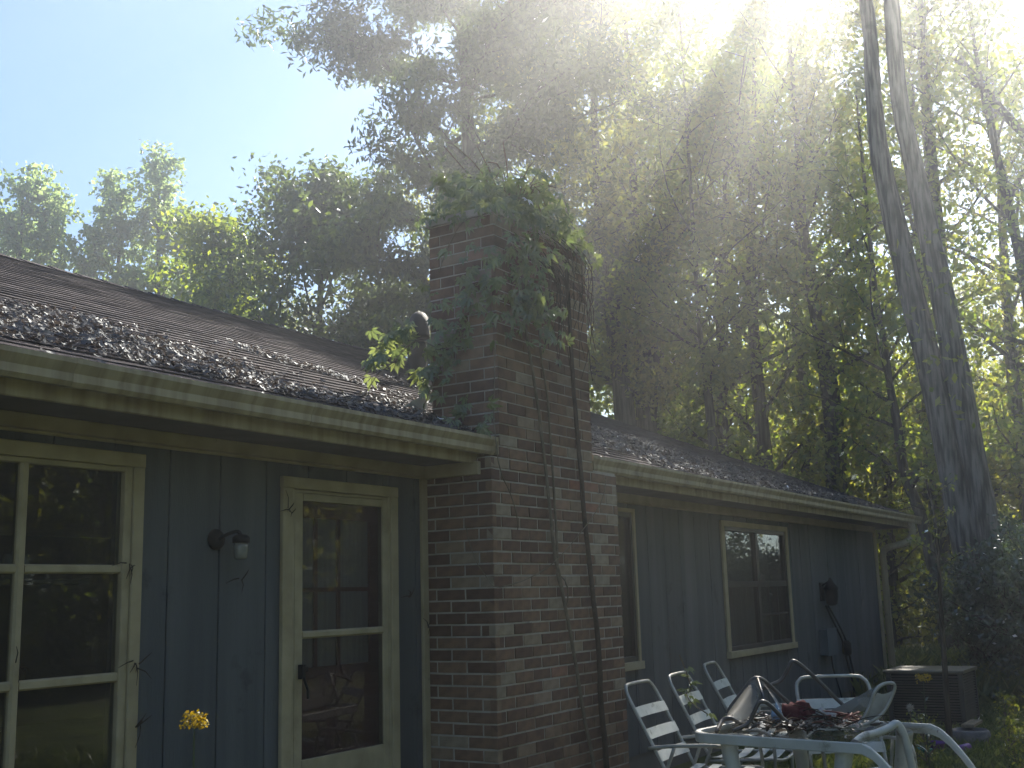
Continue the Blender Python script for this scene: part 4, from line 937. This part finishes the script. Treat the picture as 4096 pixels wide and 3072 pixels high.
for i in range(9):
    c = Vector((7.34, -2.36, .755)); a = random.uniform(0, 6); P = [c + Vector((math.cos(a + k * .9) * random.uniform(.05, .2), math.sin(a + k * .9) * random.uniform(.05, .2), random.uniform(0, .07))) for k in range(6)]
    solo('cord', MB().tube(smooth_path(P, 4), .006, 5), M['copper'], 'tangled reddish cord in the heap on the table', 'cord', tuple(c), True, 'reddish cords on the table')
tl = link('leaf_litter', curled('leaf_litter', np.stack([gl.normal(7.25, .2, 420), gl.normal(-2.25, .2, 420), .74 + gl.random(420) * .06], 1), .055, (0, 0, 1), M['litterbrown'], 9)); tag(tl, 'dead leaves scattered over the heap on the table', 'dead leaves', kind='stuff')
bp_ = thing('brush_pile', 'tangle of dry twigs heaped on the cluttered table', 'twigs', (7.2, -2.2, .745))
for i in range(44):
    c = Vector((random.gauss(7.2, .17), random.gauss(-2.2, .22), .755 + random.random() * .05)); a = random.uniform(0, 6.28); L = random.uniform(.12, .38); d = Vector((math.cos(a), math.sin(a), random.uniform(-.05, .45)))
    part('twig', MB().tube(smooth_path([c - d * L * .4, c + Vector((random.uniform(-.02, .02), 0, .02)), c + d * L * .3 + Vector((0, 0, random.uniform(-.02, .03))), c + d * L * .6], 3), [.005 - .0004 * k for k in range(10)], 5), M['darkstem' if i % 3 else 'vinestem'], bp_)
# white moulded chair arm at the table end
ar = thing('plastic_chair', 'collapsed white moulded plastic chair with arched arm at end of table', 'chair', (7.3, -2.95, 0))
part('armrest', MB().tube(smooth_path([(6.86, -2.62, .70), (6.95, -2.66, .735), (7.05, -2.70, .74), (7.147, -2.76, .765), (7.18, -2.79, .785), (7.2, -2.81, .76), (7.22, -2.83, .68), (7.25, -2.85, .5), (7.28, -2.88, .25), (7.3, -2.9, .0)], 4), .023, 10), M['plastic'], ar, True)
part('seat', MB().bbox(7.1, 7.5, -3.35, -2.93, .20, .235, .02), M['plastic'], ar)
part('backrest', strip([(7.5, -2.95, .21), (7.7, -2.97, .16), (7.9, -2.98, .1)], [(7.5, -3.35, .21), (7.7, -3.36, .16), (7.9, -3.35, .1)], 8, -.02), M['plastic'], ar)
for q in ((7.12, -3.33), (7.48, -3.33), (7.48, -2.95)): part('leg', MB().tube([(q[0], q[1], .20), (q[0], q[1], .0)], [.025, .018], 8), M['plastic'], ar, True)
solo('bin', MB().lathe([(.12, 0), (.15, .2), (.17, .42), (.18, .44), (.165, .43), (.14, .2), (.11, .03)], (7.35, -2.12, 0), 18), M['cloth'], 'dark maroon bin standing under the table', 'bin', (7.35, -2.12, 0), True)

# ------------------------------------------------------------------ air conditioner and things by it
ac = thing('air_conditioner', 'dark boxy air conditioner unit with tan lid in the side yard', 'air conditioner', (14.0, -1.53, 0))
X0, X1, Y0, Y1 = 13.6, 14.4, -1.93, -1.10
part('core', MB().box(X0 + .04, X1 - .04, Y0 + .04, Y1 - .04, .05, .60), M['black'], ac)
part('base', MB().bbox(X0 - .03, X1 + .03, Y0 - .03, Y1 + .03, .0, .05), M['acmetal'], ac)
for px_, py_ in ((X0, Y0), (X0, Y1 - .05), (X1 - .05, Y0), (X1 - .05, Y1 - .05)): part('corner_post', MB().bbox(px_, px_ + .05, py_, py_ + .05, .05, .61), M['acmetal'], ac)
for i in range(18):
    z_ = .075 + i * .029
    part('slat', MB().extrude_x([(Y0 + .006, z_), (Y0 + .03, z_ + .012), (Y0 + .03, z_ + .016), (Y0 + .006, z_ + .004)], X0 + .05, X1 - .05), M['acmetal'], ac)
    q = MB().extrude_x([(-X0 - .03, z_ + .012), (-X0 - .006, z_), (-X0 - .006, z_ + .004), (-X0 - .03, z_ + .016)], Y0 + .05, Y1 - .05); q.v = [(-y, x, z) for x, y, z in q.v]
    part('slat', q, M['acmetal'], ac)
part('lid', MB().bbox(X0 - .02, X1 + .02, Y0 - .02, Y1 + .02, .611, .645, .01), M['aclid'], ac)
solo('stone_planter', MB().lathe([(.17, 0), (.2, .06), (.19, .15), (.165, .17), (.15, .12), (.1, .08)], (12.35, -2.2, 0), 12), M['stone'], 'rough grey stone planter on the grass near the air conditioner', 'planter', (12.35, -2.2, 0), True)
solo('board', MB().bbox(12.45, 12.95, -2.22, -2.1, .17, .2), M['wood'], 'short weathered board lying across the stone planter', 'board', (12.7, -2.16, .17))
def pot(c, r, h, m, label): solo('pot', MB().lathe([(r * .7, 0), (r, h), (r * 1.06, h), (r * 1.06, h * .88), (r * .9, h * .85), (r * .6, .02)], c, 14), M[m], label, 'pot', c, True)
pot((11.6, -2.02, 0), .09, .13, 'purple', 'small purple plastic pot in the weeds'); pot((11.25, -1.98, 0), .085, .11, 'teal', 'small teal plastic pot in the weeds')
solo('toy_tube', MB().tube([(11.62, -2.2, .06), (11.8, -2.28, .07)], .035, 10), M['purple'], 'purple plastic tube lying beside the teal pot', 'toy', (11.7, -2.24, .03), True)

# ------------------------------------------------------------------ grass, weeds, flowers
gr = np.random.default_rng(91)
def blades(name, n, fx, h, label, seed):
    p = fx(n); a = gr.uniform(0, 6.283, n); L = h * gr.uniform(.4, 1.3, n); w_ = L * .05 + .003
    d = np.stack([np.cos(a), np.sin(a), np.zeros(n)], 1); b = gr.normal(size=(n, 3)) * np.array([.45, .45, 0]); 
    v = np.empty((n, 4, 3)); v[:, 0] = p + d * w_[:, None]; v[:, 1] = p - d * w_[:, None]
    mid = p + b * L[:, None] * .35 + np.array([0, 0, 1]) * (L * .62)[:, None]; v[:, 2] = mid - d * w_[:, None] * .7; v[:, 3] = p + b * L[:, None] + np.array([0, 0, 1]) * L[:, None]
    t_ = np.arange(n)[:, None, None] * 4 + np.array([[0, 1, 2], [0, 2, 3]])[None]
    o = link(name, tri_mesh(name, v.reshape(-1, 3), t_.reshape(-1, 3), np.repeat(gr.random(n), 4), M['grass'])); return tag(o, label, 'grass', kind='stuff')
blades('grass', 34000, lambda n: np.stack([gr.uniform(8.5, 17.5, n), gr.uniform(-5.0, -.9, n), np.zeros(n)], 1), .10, 'short rough lawn grass in the side yard', 1)
blades('grass', 9000, lambda n: np.stack([gr.uniform(16, 24, n), gr.uniform(-3.5, 1.2, n), np.zeros(n)], 1), .38, 'tall uncut grass behind the air conditioner at the edge of the wood', 2)
blades('grass', 16000, lambda n: np.stack([gr.uniform(-2, 8.5, n), gr.uniform(-7, -.9, n), np.zeros(n)], 1), .10, 'short rough lawn grass in front of the house', 3)
gp_ = np.stack([gl.uniform(9.5, 20, 2600), gl.uniform(-4.5, -.5, 2600), .01 + gl.random(2600) * .02], 1)
gl2 = link('leaf_litter', curled('leaf_litter', gp_, .07, (0, 0, 1), M['litterbrown'], 12)); tag(gl2, 'dead leaves scattered over the side yard grass', 'dead leaves', kind='stuff')
def flower(name, label, base, top, hr, seed):
    g = np.random.default_rng(seed); t = thing(name, label, 'flower', base); b = Vector(base); T_ = Vector(top)
    part('stem', MB().tube(smooth_path([b, b.lerp(T_, .4) + Vector((.02, .01, 0)), b.lerp(T_, .75) - Vector((.01, 0, 0)), T_], 4), [.006 - .0003 * i for i in range(13)], 6), M['shrubleaf'], t, True)
    n = 60; a = g.uniform(0, 6.283, n); r = hr * np.sqrt(g.random(n)); c = np.stack([np.cos(a) * r, np.sin(a) * r, g.uniform(-.6, .35, n) * hr - r * .3], 1) + np.array(top) - np.array(base)
    pos = np.repeat(c, 5, 0) + g.normal(size=(n * 5, 3)) * hr * .05
    link('flower_head', leaf_mesh('flower_head', pos, hr * .26, .8, M['yellow'], -.2, seed), t)
    for k in range(9):
        f = .25 + .07 * k; q = b.lerp(T_, f); an = k * 2.4; o = link('leaf', leafone, t); o.location = q - b; o.rotation_euler = (.5 + .4 * g.random(), 0, an); s_ = hr * g.uniform(.9, 1.8) * (1.6 - f); o.scale = (s_, s_, s_)
    return t
leafone = tri_mesh('leaf', np.array([(0, 0, 0), (.2, .45, .05), (0, 1, -.12), (-.2, .45, .05)]), np.array([(0, 1, 2), (0, 2, 3)]), np.full(4, .4), M['shrubleaf'])
flower('yellow_flower', 'yellow mustard flower in front of the blue wall by the large window', (2.30, -2.20, 0), (2.19, -2.23, 1.315), .036, 61)
flower('yellow_flower', 'yellow mustard flower in front of the air conditioner', (10.25, -2.26, 0), (10.10, -2.31, .85), .06, 62)
dd = thing('dandelion', 'white dandelion seed head on a tall stalk near the air conditioner', 'flower', (9.93, -2.2, 0))
part('stem', MB().tube([(9.93, -2.2, 0), (9.91, -2.21, .3), (9.876, -2.234, .6)], .004, 6), M['vinestem'], dd)
gd = np.random.default_rng(4); u = gd.normal(size=(260, 3)); u /= np.linalg.norm(u, axis=1)[:, None]
M['puff'] = leaf_mat('seed_puff', [(.3, .29, .27), (.4, .39, .36)], .3)
link('seed_head', leaf_mesh('seed_head', np.tile(np.array([-.054, -.034, .61]), (260, 1)), .034, .12, M['puff'], 0, 5, dirs=u * 6), dd)
# weeds round the foot of things
WG = 'leafy weeds in the side yard'
wa = make_tree('weed', 'leafy green weed growing in the side yard grass', .55, .006, .1, .22, 260, .07, .5, M['forestleaf'], M['vinestem'], 71, limbs=9, sub=2, sig=.06, group=WG, cat='weed', wob=.01)
place(wa, 10.9, -2.0, 0, .6)
for i in range(18):
    x, y = random.uniform(10.4, 15.5), random.uniform(-3.6, -1.2)
    if 13.4 < x < 14.6 and y > -2.1: continue
    s_ = random.uniform(.35, .7); dup(wa, (x, y, 0), random.uniform(0, 6), scale=(s_, s_, s_))
sa = thing('thin_sapling', 'thin dark sapling standing in front of the air conditioner', 'sapling', (11.75, -2.12, 0))
part('trunk', MB().tube(smooth_path([(11.75, -2.12, -.05), (11.72, -2.14, .5), (11.66, -2.17, 1.0), (11.58, -2.2, 1.5), (11.5, -2.24, 2.1), (11.46, -2.2, 2.6)], 4), [.034 - .0012 * i for i in range(21)], 8), M['bark'], sa, True)
gq = np.random.default_rng(8); tips = []; bq = MB()
for i in range(9):
    z0 = 1.5 + i * .13; b0 = Vector((-.17 - (z0 - 1.5) * .1, -.08, z0)); a_ = i * 2.4; e0 = b0 + Vector((math.cos(a_) * .28, math.sin(a_) * .28, .14)); bq.tube([b0, e0], [.006, .003], 4); tips += [tuple(b0.lerp(e0, f)) for f in (.5, .75, 1)]
link('branch', bq.mesh('branch', M['bark']), sa)
tips = np.array(tips); link('crown', leaf_mesh('crown', tips[gq.integers(0, len(tips), 190)] + gq.normal(size=(190, 3)) * .035, .055, .55, M['forestleaf'], .3, 8), sa)
# dark shrub at the edge of the lawn
SG = 'dark shrubs below the twin stemmed tree'
sh = make_tree('shrub', 'dark green leafy shrub at the foot of the twin stemmed tree', 1.9, .03, .05, 1.0, 9000, .07, .55, M['shrubleaf'], M['bark'], 81, limbs=22, sub=5, sig=.22, group=SG, cat='shrub', rise=.2, wob=.03)
place(sh, 16.9, -2.5, 0, 1.0)
for x, y, s_ in ((18.0, -2.0, 1.0), (17.4, -3.2, 1.0), (18.9, -2.9, 1.15), (18.6, -1.4, .8)): dup(sh, (x, y, 0), random.uniform(0, 6), scale=(s_, s_, s_))

# ------------------------------------------------------------------ added haze volume standing in for the veil of lens glare
hz = MB().box(-82, 122, -82, 122, -1.6, 21.0)
hm = bpy.data.materials.new('glare_haze'); hm.use_nodes = True; hn = hm.node_tree.nodes; hl = hm.node_tree.links
hn.remove(hn['Principled BSDF']); pv = hn.new('ShaderNodeVolumePrincipled'); pv.inputs['Color'].default_value = (.93, .95, .96, 1); pv.inputs['Density'].default_value = .0072; pv.inputs['Anisotropy'].default_value = .83
hl.new(pv.outputs[0], [x for x in hn if x.type == 'OUTPUT_MATERIAL'][0].inputs['Volume'])
ho_ = link('haze', hz.mesh('haze', hm)); ho_['kind'] = 'stuff'; ho_['label'] = 'thin haze added in place of lens glare'; ho_['category'] = 'haze'
